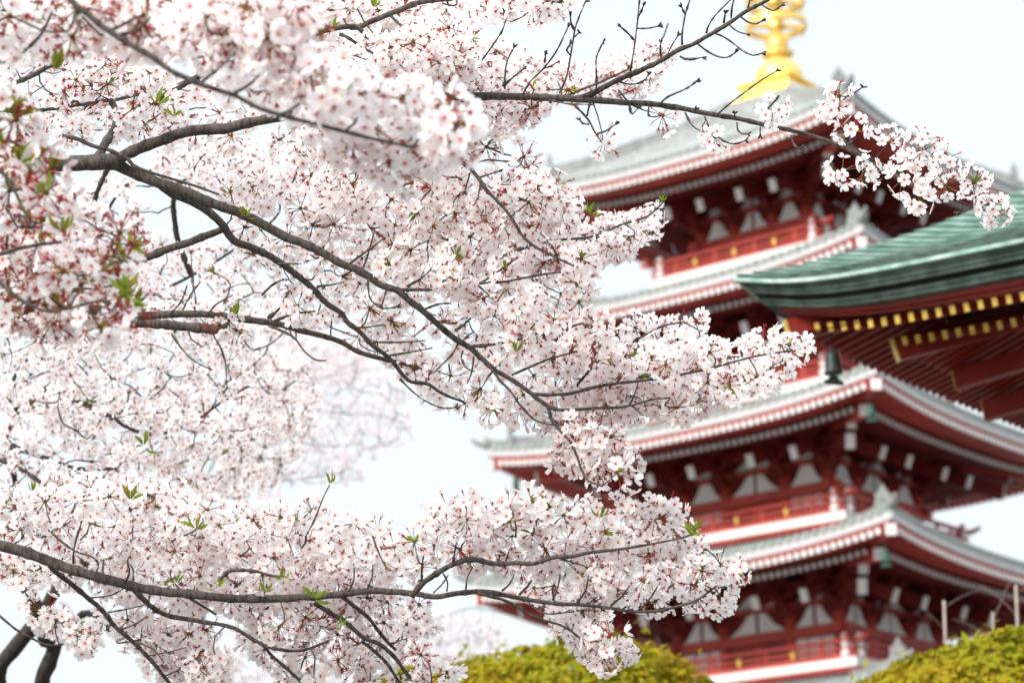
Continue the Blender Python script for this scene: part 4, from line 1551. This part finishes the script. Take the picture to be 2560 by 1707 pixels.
# twigs traced one by one: bare budded ones at the right, then those over the white mass
for pts, par in ((B((1250, 650), (1300, 560), (1390, 470), (1480, 350), (1560, 185)), f1), (B((1390, 470), (1440, 455), (1480, 430)), f1), (B((1400, 430), (1405, 370)), f1),
                 (B((1500, 640), (1550, 520), (1590, 300), (1605, 200), (1640, 100), (1680, 10)), f1), (B((1605, 210), (1580, 160), (1575, 100)), f1), (B((1600, 255), (1635, 225)), f1), (B((1580, 385), (1550, 345), (1575, 300)), f1),
                 (B((1740, 625), (1755, 580), (1750, 420), (1770, 350), (1800, 290)), f1), (B((1110, 590), (1180, 535), (1250, 475)), f1), (B((1125, 610), (1130, 480), (1150, 400), (1190, 325)), f1),
                 (B((1985, 490), (2000, 400), (2020, 270), (2040, 100), (2050, -20)), u1), (B((2030, 195), (2100, 195), (2180, 180)), u1), (B((2010, 275), (1970, 230), (1920, 185)), u1), (B((2045, 110), (2060, 80), (2075, 40)), u1),
                 (B((2200, 415), (2190, 350), (2195, 290)), u1), (B((2230, 400), (2260, 330), (2310, 245)), u1), (B((960, 425), (1060, 290), (1110, 210), (1135, 130)), v1), (B((925, 430), (910, 370), (915, 310)), v1),
                 (B((1900, 555), (1960, 575), (2040, 570), (2090, 540), (2115, 505)), u1), (B((2190, 710), (2240, 665), (2352, 615)) + Cc((70, 590), (115, 555)), f1),
                 (B((1760, 915), (1820, 895), (1885, 850)), f1), (B((1700, 850), (1660, 845), (1640, 820)), f1), (B((1690, 790), (1700, 740), (1710, 705)), f1), (B((1430, 685), (1560, 710), (1700, 715)), f1),
                 (B((1980, 725), (1990, 775), (2000, 780), (2040, 740)), f1), (Cc((35, 770), (70, 840), (110, 880), (170, 905)), f1), (Cc((180, 830), (155, 860), (155, 890)), f1),
                 (Cc((230, 900), (290, 960), (370, 985), (450, 960)), f1), (Cc((260, 780), (340, 710), (420, 650), (540, 560), (660, 485)), f1), (Cc((600, 745), (640, 700), (665, 675)), f1),
                 (Cc((390, 840), (395, 890), (420, 915), (460, 915)), f1), (Cc((550, 870), (548, 925)), f1), (Cc((1185, 645), (1215, 620), (1250, 598)), f1), (Cc((760, 930), (775, 980), (800, 1010), (830, 1020)), f1),
                 (Cc((2030, 1405), (1960, 1440), (1900, 1450)), f1), (Cc((1100, 1000), (1150, 985), (1180, 965)), f1), (Cc((370, 800), (378, 775)), f1), (Cc((100, 765), (105, 745)), f1),
                 (Cc((120, 300), (170, 340), (250, 385), (320, 395), (380, 360)), u1), (Cc((235, 230), (300, 255), (380, 310), (430, 350), (500, 380), (560, 365)), u1), (Cc((330, 165), (390, 215), (455, 235)), u1),
                 (Cc((420, 120), (470, 155), (520, 165), (560, 145)), u1), (Cc((550, 30), (590, 55), (640, 75), (690, 40)), u1), (Cc((300, 155), (310, 90)), u1), (Cc((350, 130), (355, 60), (370, -10)), u1),
                 (Cc((180, 230), (190, 190), (240, 110), (350, -5)), u1), (Cc((465, 55), (480, -10)), u1), (Cc((15, 310), (15, 240), (35, 110), (70, -5)), u1), (Cc((35, 105), (12, 50)), u1), (Cc((0, 388), (30, 405), (70, 408), (155, 395)), f1),
                 (B((630, 1110), (660, 1160), (710, 1205), (810, 1215)), w1), (B((960, 1260), (945, 1350)), w1), (B((890, 1180), (855, 1305)), w1), (B((960, 1212), (1030, 1190), (1090, 1170)), w1),
                 (E((410, 1030), (500, 1120), (600, 1190), (700, 1230), (790, 1225)), m2), (E((190, 350), (200, 470), (240, 520), (290, 550), (390, 540)), m1), (E((315, 430), (295, 500), (285, 530)), m1)):
    t1.limb(pts, 2.7, 1.7, 5.73, 5.7, parent=par, sides=6, knob=0.30, ends=True)
for pts, par, r_ in ((E((420, 420), (600, 420), (780, 410), (950, 380), (1100, 370), (1270, 340), (1380, 320), (1510, 300)), m1, 4.5), (E((960, 380), (1090, 290), (1220, 200)), m1, 3), (E((1310, 345), (1400, 440), (1490, 490)), m1, 3), (E((945, 395), (1050, 490)), m1, 2.8),
                     (E((70, 240), (180, 160), (310, 65)), m1, 3), (E((160, 270), (200, 150), (240, 0)), m1, 3), (E((265, 340), (370, 260), (460, 175)), m1, 3), (E((460, 400), (560, 340), (620, 290)), m1, 3), (E((610, 410), (680, 340), (750, 270)), m1, 3), (E((680, 410), (780, 370), (860, 340)), m1, 2.8),
                     (E((580, 555), (680, 520), (760, 515)), m1, 2.8), (E((790, 700), (870, 640), (950, 555)), m1, 3.2), (E((900, 808), (1050, 795), (1200, 770), (1330, 725), (1480, 700), (1660, 650)), m1, 4.2), (E((1270, 740), (1310, 680), (1380, 600)), m1, 2.8), (E((1175, 1005), (1300, 950), (1450, 890), (1620, 845)), m1, 3.4),
                     (E((805, 795), (760, 870), (650, 980)), m1, 3.2), (E((840, 840), (830, 900), (870, 960), (920, 980)), m1, 2.6), (E((915, 880), (900, 990), (870, 1060)), m1, 3.5), (E((1000, 910), (1090, 1040), (1160, 1110), (1240, 1220), (1330, 1310), (1420, 1340), (1500, 1345)), m1, 4),
                     (E((220, 780), (400, 780), (580, 770)), m2, 3), (E((340, 870), (480, 850), (630, 820)), m2, 2.8), (E((20, 620), (120, 680), (300, 660)), m2, 3), (E((1720, 1235), (1770, 1275), (1830, 1285)), x1, 2.6), (E((1980, 1210), (2020, 1120), (2040, 1050)), x1, 2.6), (E((2000, 1215), (2070, 1280)), x1, 2.4),
                     (B((870, 1110), (930, 1070), (990, 1020)), w1, 2.4), (B((900, 1130), (1000, 1095), (1150, 1105), (1250, 1080)), w1, 2.6), (B((1010, 1275), (1100, 1305), (1200, 1330), (1330, 1325)), w1, 2.6), (B((1030, 1340), (990, 1420), (960, 1480)), w1, 3), (B((1110, 1400), (1180, 1390), (1210, 1340)), w1, 2.2), (B((1130, 1440), (1250, 1460), (1350, 1465)), w1, 2.6),
                     (B((1600, 715), (1690, 810), (1740, 900), (1790, 975)), f1, 3.6), (B((2110, 735), (2110, 790), (2150, 800), (2195, 790)), f1, 2.8), (Cc((170, 800), (190, 850), (230, 910)), f1, 2.6),
                     (D((780, 720), (830, 660), (900, 620)), m3, 2), (D((1290, 710), (1310, 760), (1380, 810)), m3, 2.5), (D((1170, 720), (1240, 820), (1330, 910), (1450, 970)), m3, 2.6), (D((1840, 670), (2000, 740), (2080, 840), (2160, 900), (2230, 905)), m3, 3.4), (D((1830, 615), (1900, 560), (1960, 460), (1975, 430)), m3, 4), (D((1880, 635), (2000, 590), (2150, 570)), m3, 4), (D((1160, 590), (1240, 500), (1280, 390)), m3, 2.6), (D((1420, 590), (1480, 520), (1590, 460)), m3, 2.6), (D((1250, 560), (1300, 460), (1370, 370)), m3, 2.2),
                     (D((1790, 460), (1860, 390), (1940, 350)), m2, 3.2), (D((2170, 400), (2260, 390), (2352, 370)), m2, 3), (D((1900, 245), (1990, 245), (2060, 245)), m2, 3),
                     (G((350, 525), (420, 590), (520, 660), (620, 690), (675, 740), (650, 820)), l1, 3.4), (G((860, 870), (885, 800), (870, 720), (890, 690)), l1, 3), (G((500, 740), (510, 620), (560, 450)), l1, 2.6), (G((620, 975), (750, 960), (840, 915)), l2, 2.4), (G((740, 1075), (880, 1050), (1000, 1020)), l2, 2.2), (G((1020, 1370), (1150, 1345), (1270, 1315)), l2, 2), (G((830, 1190), (930, 1150), (1005, 1100)), l2, 2), (G((930, 1275), (1050, 1330), (1120, 1420)), l2, 3),
                     (G((1500, 860), (1560, 800), (1640, 790), (1760, 800), (1850, 825), (1940, 830)), l1, 5), (Hh((220, 550), (270, 680), (320, 780)), l1u, 2.6), (Hh((60, 930), (95, 850), (95, 770)), l1, 2.6), (Hh((190, 910), (220, 830), (225, 750)), l1, 2.6), (Hh((560, 860), (560, 770), (570, 690)), l1u, 2.8), (Hh((770, 740), (785, 660), (800, 580)), l1u, 3.2), (Hh((1130, 735), (1145, 690), (1160, 640)), l1u, 2.6), (Hh((1230, 950), (1280, 900), (1310, 855)), l1, 4), (Hh((1455, 990), (1490, 900), (1505, 820)), l1, 3), (Hh((1620, 1010), (1680, 920), (1700, 820)), l1, 3), (Hh((1850, 1030), (1930, 960), (1980, 890)), l1, 3), (Hh((2050, 1060), (2120, 980), (2170, 900)), l1, 3), (Hh((640, 940), (700, 880), (740, 820)), l1, 2), (Hh((730, 930), (735, 870), (700, 800)), l1, 2.2), (Hh((860, 920), (870, 840), (910, 760)), l1, 2.2), (Hh((1110, 925), (1160, 880), (1190, 820)), l1, 2.4), (Hh((1200, 555), (1205, 500), (1195, 450)), l1u, 2.6), (Hh((1280, 1000), (1350, 1060), (1430, 1085), (1600, 1070)), l1, 2.4)):
    t1.limb(pts, r_, max(1.7, r_ * 0.55), 5.78, 5.74, parent=par, sides=6, knob=0.2)

for pts, dl, wd in CLEAR_RAW:
    P_ = [(a[0] + (b[0] - a[0]) * k / 8, a[1] + (b[1] - a[1]) * k / 8) for a, b in zip(pts, pts[1:]) for k in range(8)]
    CLEAR.append((np.array(P_), dl, wd))
t1.limb([(765, 1340), (788, 1295), (806, 1248), (824, 1212)], 2.6, 1.6, 5.72, 5.68, parent=l1, sides=6, knob=0.25)
rg = t1.rng
hubs = []
# single umbels along the far right of the long limb
hubs += spots(Cc((1060, 735), (1090, 660), (630, 760), (235, 935), (1170, 890), (1110, 1170), (1260, 1160), (1430, 975), (1640, 1045), (1670, 950), (1810, 1085), (1520, 1235), (1640, 1360), (1820, 1270), (2010, 1250),  (2110, 1400), (2160, 1445)), 5.72, n=11, bare=0.10, pink=0.02, size=0.96)
hubs += spots(B((1800, 975), (2205, 790), (1330, 610), (1560, 615), (1890, 600), (1000, 1005), (1255, 1075), (1310, 740)), 5.9, n=11, bare=0.45, pink=0.15)
mass = [(500, 390), (620, 400), (700, 345), (900, 400), (960, 440), (1100, 500), (1220, 400), (1300, 470), (1370, 620), (1340, 690), (1410, 740), (1400, 830), (1270, 880), (1330, 960), (1290, 975), (1160, 950), (1060, 950), (1000, 910), (930, 840), (860, 800), (800, 790), (690, 720), (560, 580)]
hubs += fill(mass, 108, 42, 5.86, 0.12, rg)
hubs += fill([(1080, 470), (1200, 380), (1290, 430), (1300, 520), (1370, 620), (1330, 650), (1240, 600), (1120, 520)], 26, 36, 5.62, 0.06, rg, bare=0.3)
hubs += fill([(1380, 810), (1430, 770), (1480, 740), (1590, 740), (1600, 800), (1700, 785), (1825, 790), (1838, 825), (1760, 865), (1660, 900), (1600, 930), (1500, 965), (1350, 950), (1320, 880)], 56, 32, 5.80, 0.08, rg, bare=0.08, pink=0.02)
hubs += fill([(1270, 960), (1340, 940), (1420, 1010), (1450, 1080), (1410, 1100), (1310, 1070)], 17, 32, 5.72, 0.06, rg, bare=0.28)
hubs += fill([(1330, 540), (1390, 505), (1450, 510), (1505, 490), (1500, 525), (1440, 570), (1370, 590)], 22, 26, 6.35, 0.06, rg, pink=0.06, size=0.85)
low_r = [(900, 1255), (980, 1210), (1010, 1160), (1080, 1150), (1110, 1220), (1150, 1160), (1210, 1160), (1250, 1130), (1300, 1160), (1360, 1180), (1420, 1140), (1540, 1155), (1560, 1210), (1600, 1265), (1690, 1290), (1695, 1360), (1650, 1400), (1540, 1390), (1380, 1390), (1250, 1370), (1180, 1310), (1050, 1300), (960, 1300)]
hubs += fill(low_r, 70, 36, 5.84, 0.08, rg, bare=0.18, pink=0.04)
hubs += fill([(1280, 1400), (1350, 1400), (1380, 1430), (1430, 1490), (1400, 1520), (1310, 1450)], 15, 30, 5.8, 0.06, rg)
low_l = [(0, 1140), (150, 1110), (400, 1140), (560, 1190), (690, 1160), (800, 1200), (870, 1200), (900, 1330), (800, 1370), (640, 1375), (500, 1385), (340, 1370), (230, 1345), (100, 1320), (0, 1310)]
hubs += fill(low_l, 100, 42, 6.05, 0.14, rg, leaf=0.14)
hubs += fill([(560, 1390), (700, 1370), (830, 1370), (1000, 1385), (1010, 1440), (960, 1490), (1060, 1568), (700, 1580), (560, 1480)], 40, 37, 6.0, 0.1, rg, bare=0.34, leaf=0.2)
hubs += fill([(230, 1380), (480, 1440), (520, 1568), (420, 1568), (250, 1450)], 18, 34, 6.0, 0.1, rg)
hubs += spots([(110, 1530), (190, 1590), (60, 1460), (140, 1550), (215, 1600)], 5.85, n=12, bare=0.12)
hubs += fill([(0, 20), (140, 0), (700, 0), (1000, 20), (1100, 200), (1160, 230), (1150, 270), (1050, 270), (700, 330), (300, 300), (0, 330)], 74, 54, 6.3, 0.3, rg)
hubs += fill([(830, 60), (1010, 40), (1080, 90), (1050, 150), (1160, 190), (1170, 250), (1050, 240), (900, 160)], 52, 30, 5.75, 0.12, rg)
hubs += fill([(150, 150), (330, 140), (430, 250), (380, 290), (250, 290), (120, 260)], 26, 34, 5.8, 0.1, rg, bare=0.3)
hubs += fill([(540, 0), (720, 0), (1290, -8), (1290, 20), (1100, 30), (900, 30), (700, 25)], 30, 30, 5.7, 0.1, rg)
hubs += fill([(1060, 130), (1160, 110), (1250, 175), (1420, 150), (1480, 100), (1530, 120), (1490, 190), (1330, 215), (1180, 215)], 44, 28, 7.1, 0.2, rg, pink=0.18)
hubs += fill([(1040, 250), (1200, 225), (1260, 235), (1200, 280), (1080, 290)], 10, 30, 6.8, 0.1, rg, pink=0.15)
hubs += fill([(930, 400), (1050, 390), (1060, 450), (980, 470)], 9, 30, 5.9, 0.1, rg)
hubs += spots([(1190, 330), (1120, 345), (880, 460), (820, 470)], 5.9, n=10, bare=0.5)
# near layer
near = dict(bare=0.24, leaf=0.12, pink=0.12)
hubs += fill([(330, 60), (560, 0), (720, 0), (720, 80), (640, 130), (760, 170), (720, 240), (560, 190), (400, 100)], 27, 44, 3.68, 0.05, rg, **near)
hubs += fill([(700, 230), (800, 180), (940, 190), (1040, 240), (1060, 300), (1010, 370), (900, 400), (830, 350), (720, 290)], 28, 38, 3.62, 0.05, rg, **near)
hubs += fill([(0, 0), (330, 0), (380, 60), (300, 120), (200, 80), (80, 110), (0, 100)], 22, 42, 3.9, 0.1, rg, **near)
hubs += fill([(0, 200), (40, 260), (110, 380), (120, 440), (60, 480), (0, 470)], 10, 40, 4.0, 0.07, rg, bare=0.6, leaf=0.7, ls=1.3, pink=0.25)
hubs += fill([(0, 480), (120, 480), (250, 520), (310, 540), (290, 620), (150, 650), (0, 640)], 30, 34, 4.15, 0.07, rg, bare=0.5, leaf=0.45, ls=1.3, pink=0.15)
hubs += fill([(0, 650), (150, 660), (250, 640), (310, 680), (300, 740), (200, 760), (0, 720)], 17, 36, 4.1, 0.07, rg, bare=0.5, leaf=0.45, ls=1.3, pink=0.15)
hubs += spots([(572, 800), (590, 825), (548, 812)], 6.12, n=10, bare=0.6, leaf=1.0)
hubs += spots([(1035, 925), (1075, 935)], 6.05, n=10, bare=0.5)
t1.seeds(hubs)
# bright young leaf tufts the photograph shows
def tuft(t, pts, d, size=1.0):
    for x, y in pts:
        p = np.array(at(x * V, y * V, d))
        j = int(np.linalg.norm(np.array(t.nodes) - p, axis=1).argmin())
        t.lf.append((p, t.owner[j], size * t.rng.uniform(0.7, 1.15)))


tuft(t1, [(90, 55), (125, 165), (35, 270), (45, 375), (145, 535), (285, 670), (665, 105)], 3.95, 1.1)
tuft(t1, [(400, 270), (335, 95), (830, 25), (765, 65), (720, 100), (565, 500), (540, 725), (300, 1150), (450, 1215), (405, 1340), (500, 1350), (610, 1360), (720, 1375), (785, 1440), (75, 1130), (1380, 1190), (1590, 1225), (1735 / V, 1335 / V), (1355, 495), (1520, 465), (1185, 810 / 1.0), (365, 240), (740, 75), (860, 20), (650, 1330), (330, 1025), (757, 1112)], 5.68, 1.0)
t1.finish()
for p, own, size in t1.lf:
    li = Inst()
    put_leaves(li, p - t1.base, (0, -0.4, 0.3), t1.rng, 6, size * 1.15)
    par = [o for o in t1.root.children][own]
    li.build('leaf_tuft', ['leaf'], par)

# ------------------------------------------------------------------ second cherry tree, a little behind
t2 = Tree('second cherry tree with dark forked limbs low at the left edge', tuple(at(50, 2300, 9.5).xy) + (0,), 23, 'bark_dark')
bz = at(60, 1900, 9.5)
t2.limb3([(t2.base[0], t2.base[1], 0, 0.16), (bz.x - 0.03, bz.y, 1.2, 0.13), (bz.x, bz.y, bz.z, 0.10)], sides=12, knob=0.05)
ga = t2.limb([(55, 1900), (20, 1790), (-5, 1680)] + G((80, 1340), (170, 1230), (260, 1130), (360, 950), (420, 880), (560, 760), (620, 600), (560, 420)), 26, 9, 9.5, 9.0, sides=10)
gb = t2.limb([(60, 1900), (95, 1790)] + G((290, 1559), (300, 1500), (340, 1420), (370, 1330), (390, 1290), (320, 1260), (290, 1200), (250, 1020), (150, 850), (60, 600), (120, 300), (80, 60), (60, -150), (110, -300)), 26, 4, 9.5, 8.6, sides=10, knob=0.12)
gc = t2.limb(G((260, 1170), (450, 1150), (600, 1080), (720, 1170), (850, 1240), (1050, 1340), (1300, 1380), (1480, 1240)), 10, 6, 9.2, 9.0, sides=9)
gd = t2.limb([(-80, 1120)] + G((0, 30), (100, 70), (200, 130), (300, 200), (380, 250)), 7, 5, 8.2, 8.0, sides=8)
ge = t2.limb([(-60, 1090)] + G((60, -80), (160, -30), (250, 0), (330, 20), (430, 60), (520, 90), (630, 100), (760, 90)), 6, 3.5, 8.2, 8.0, sides=8)
t2.limb([(60, 1900), (-160, 1600), (-200, 1300), (-80, 1120)], 22, 8, 9.5, 8.2, parent=gd)
t2.limb([(-200, 1300), (-150, 1180), (-60, 1090)], 10, 6, 8.8, 8.2, parent=ge)
t2.limb(G((620, 100), (680, 170), (740, 250), (850, 270)), 3, 2, 8.0, 8.0, parent=ge)
t2.limb(G((980, 260), (1100, 310), (1200, 360), (1300, 420)), 3.5, 2.5, 8.0, 8.0, parent=ge)
gf = t2.limb(G((110, -300), (60, -420), (120, -560), (240, -700)) + [(180, 820), (330, 760), (480, 690), (620, 600), (700, 520), (640, 440)], 5, 2.5, 8.6, 8.0, sides=8)
gg = t2.limb(D((60, 1150), (200, 1230), (350, 1280), (500, 1180), (760, 1290), (860, 1360), (1050, 1410), (1300, 1340), (1500, 1200), (1700, 1080)), 6, 3, 8.4, 8.2, sides=8)
gh = t2.limb(D((380, 1010), (480, 920), (560, 830), (700, 790)), 4, 2.5, 8.3, 8.2, sides=7)
t2.limb(D((100, 1240), (260, 1170), (380, 1010)), 5, 4, 8.4, 8.3, parent=gh)
gi = t2.limb([(330, 760), (250, 620), (235, 520), (260, 440), (285, 405)], 8, 6, 8.2, 8.0, sides=8)
t2.limb([(250, 560), (300, 480), (355, 440), (390, 420)], 4, 3, 8.1, 8.0, parent=gi)
gj = t2.limb([(480, 690), (445, 600), (432, 520), (440, 480), (455, 455)], 8, 7, 8.0, 7.9, sides=8)
r2 = t2.rng
gk = t2.limb(D((760, 1290), (1000, 1180), (1270, 1220), (1480, 1300), (1700, 1240), (1900, 1130), (2050, 1020)), 5, 2.5, 9.4, 10.6, sides=7)
t2.limb(D((500, 1180), (620, 1250), (760, 1290)), 5.5, 5, 8.6, 9.4, parent=gk)
h2 = []
h2 += fill([(0, 730), (300, 770), (560, 800), (640, 880), (620, 960), (560, 1040), (500, 1120), (400, 1140), (150, 1100), (0, 1130)], 120, 36, 8.2, 0.3, r2, pink=0.10, leaf=0.07, size=0.98)
h2 += fill([(120, 430), (280, 400), (330, 500), (420, 560), (520, 560), (700, 740), (560, 790), (300, 760), (0, 720), (0, 640), (300, 640)], 66, 36, 8.0, 0.3, r2, pink=0.08, leaf=0.05)
h2 += fill([(330, 340), (520, 330), (700, 360), (720, 430), (560, 460), (400, 400)], 30, 30, 7.9, 0.2, r2, pink=0.14)
h2 += fill([(700, 420), (880, 400), (1000, 480), (1300, 560), (1340, 640), (1150, 640), (900, 620), (780, 560)], 45, 34, 7.3, 0.2, r2, pink=0.1)
h2 += fill([(0, 1160), (400, 1180), (700, 1230), (860, 1260), (840, 1420), (500, 1400), (200, 1330), (0, 1340)], 55, 36, 8.3, 0.3, r2, pink=0.14)
h2 += fill([(60, 1380), (140, 1430), (420, 1440), (520, 1500), (560, 1568), (420, 1568), (280, 1470), (100, 1440)], 22, 32, 9.0, 0.2, r2, pink=0.14)
h2 += fill([(560, 800), (700, 830), (730, 950), (640, 1090), (560, 1150), (480, 1130), (540, 1000)], 60, 26, 10.5, 0.4, r2, pink=0.14, bare=0.2)
h2 += fill([(560, 1180), (700, 1150), (780, 1190), (760, 1260), (600, 1250)], 14, 30, 9.0, 0.3, r2, pink=0.12)
t2.seeds(h2, rad=0.0018)
t2.finish(100, 60)


# ------------------------------------------------------------------ far cherry trees, pale and out of focus
def far_tree(label, foot, d, limbs, regions, seed):
    t = Tree(label, (foot[0], foot[1], 0), seed, 'bark_far', True)
    top = at(*limbs[0][0], d)
    t.limb3([(foot[0], foot[1], 0, 0.22), ((foot[0] + top.x) / 2 + 0.1, (foot[1] + top.y) / 2, top.z * 0.5, 0.13), (foot[0] * 0.1 + top.x * 0.9, foot[1] * 0.1 + top.y * 0.9, top.z * 0.85, 0.06), (top.x, top.y, top.z, 0.012)], sides=10)
    for L in limbs:
        t.limb(L, 2.6, 1.0, d, d - 0.4, sides=6)
    hh = []
    for poly, num, dist in regions:
        hh += fill(poly, num, dist, d - 0.2, 0.5, t.rng, bare=0, pink=0.5, leaf=0, size=1.0, nr=(10, 15))
    t.seeds(hh, rad=0.0022)
    t.finish(0, 0)


p3 = at(470, 1500, 22.0)
far_tree('pale blurred cherry tree against open sky left of the pagoda', (p3.x, p3.y), 22.0,
         [[(500, 1230), (545, 1130), (580, 1083), (676, 1027), (750, 983), (820, 940), (900, 900)], [(560, 1100), (690, 1035), (768, 1027), (860, 1034), (960, 1040), (1010, 1060)],
          [(545, 1120), (640, 1095), (700, 1095), (800, 1115), (900, 1110)], [(520, 1190), (610, 1195), (695, 1199), (768, 1195), (860, 1180)], [(580, 1083), (640, 960), (700, 900), (760, 850)]],
         [([(540, 880), (640, 800), (760, 800), (860, 840), (940, 900), (950, 1010), (850, 1050), (830, 1110), (700, 1110), (600, 1150), (540, 1060)], 240, 16), ([(600, 760), (820, 790), (860, 830), (800, 880), (620, 860)], 90, 14)], 31)
p4 = at(700, 2000, 26.0)
far_tree('pale blurred cherry tree low behind the clipped shrub', (p4.x, p4.y), 26.0,
         [[(700, 1750), (760, 1690), (850, 1640), (960, 1590), (1080, 1550), (1180, 1520), (1290, 1540)], [(760, 1690), (900, 1660), (1040, 1620), (1150, 1600)], [(700, 1750), (560, 1690), (480, 1640), (420, 1600)], [(760, 1690), (700, 1620), (720, 1560)]],
         [([(600, 1500), (760, 1440), (920, 1400), (1080, 1410), (1180, 1440), (1160, 1500), (1050, 1530), (1000, 1568), (560, 1568)], 330, 13), ([(330, 1500), (560, 1480), (560, 1568), (380, 1568)], 70, 15)], 32)
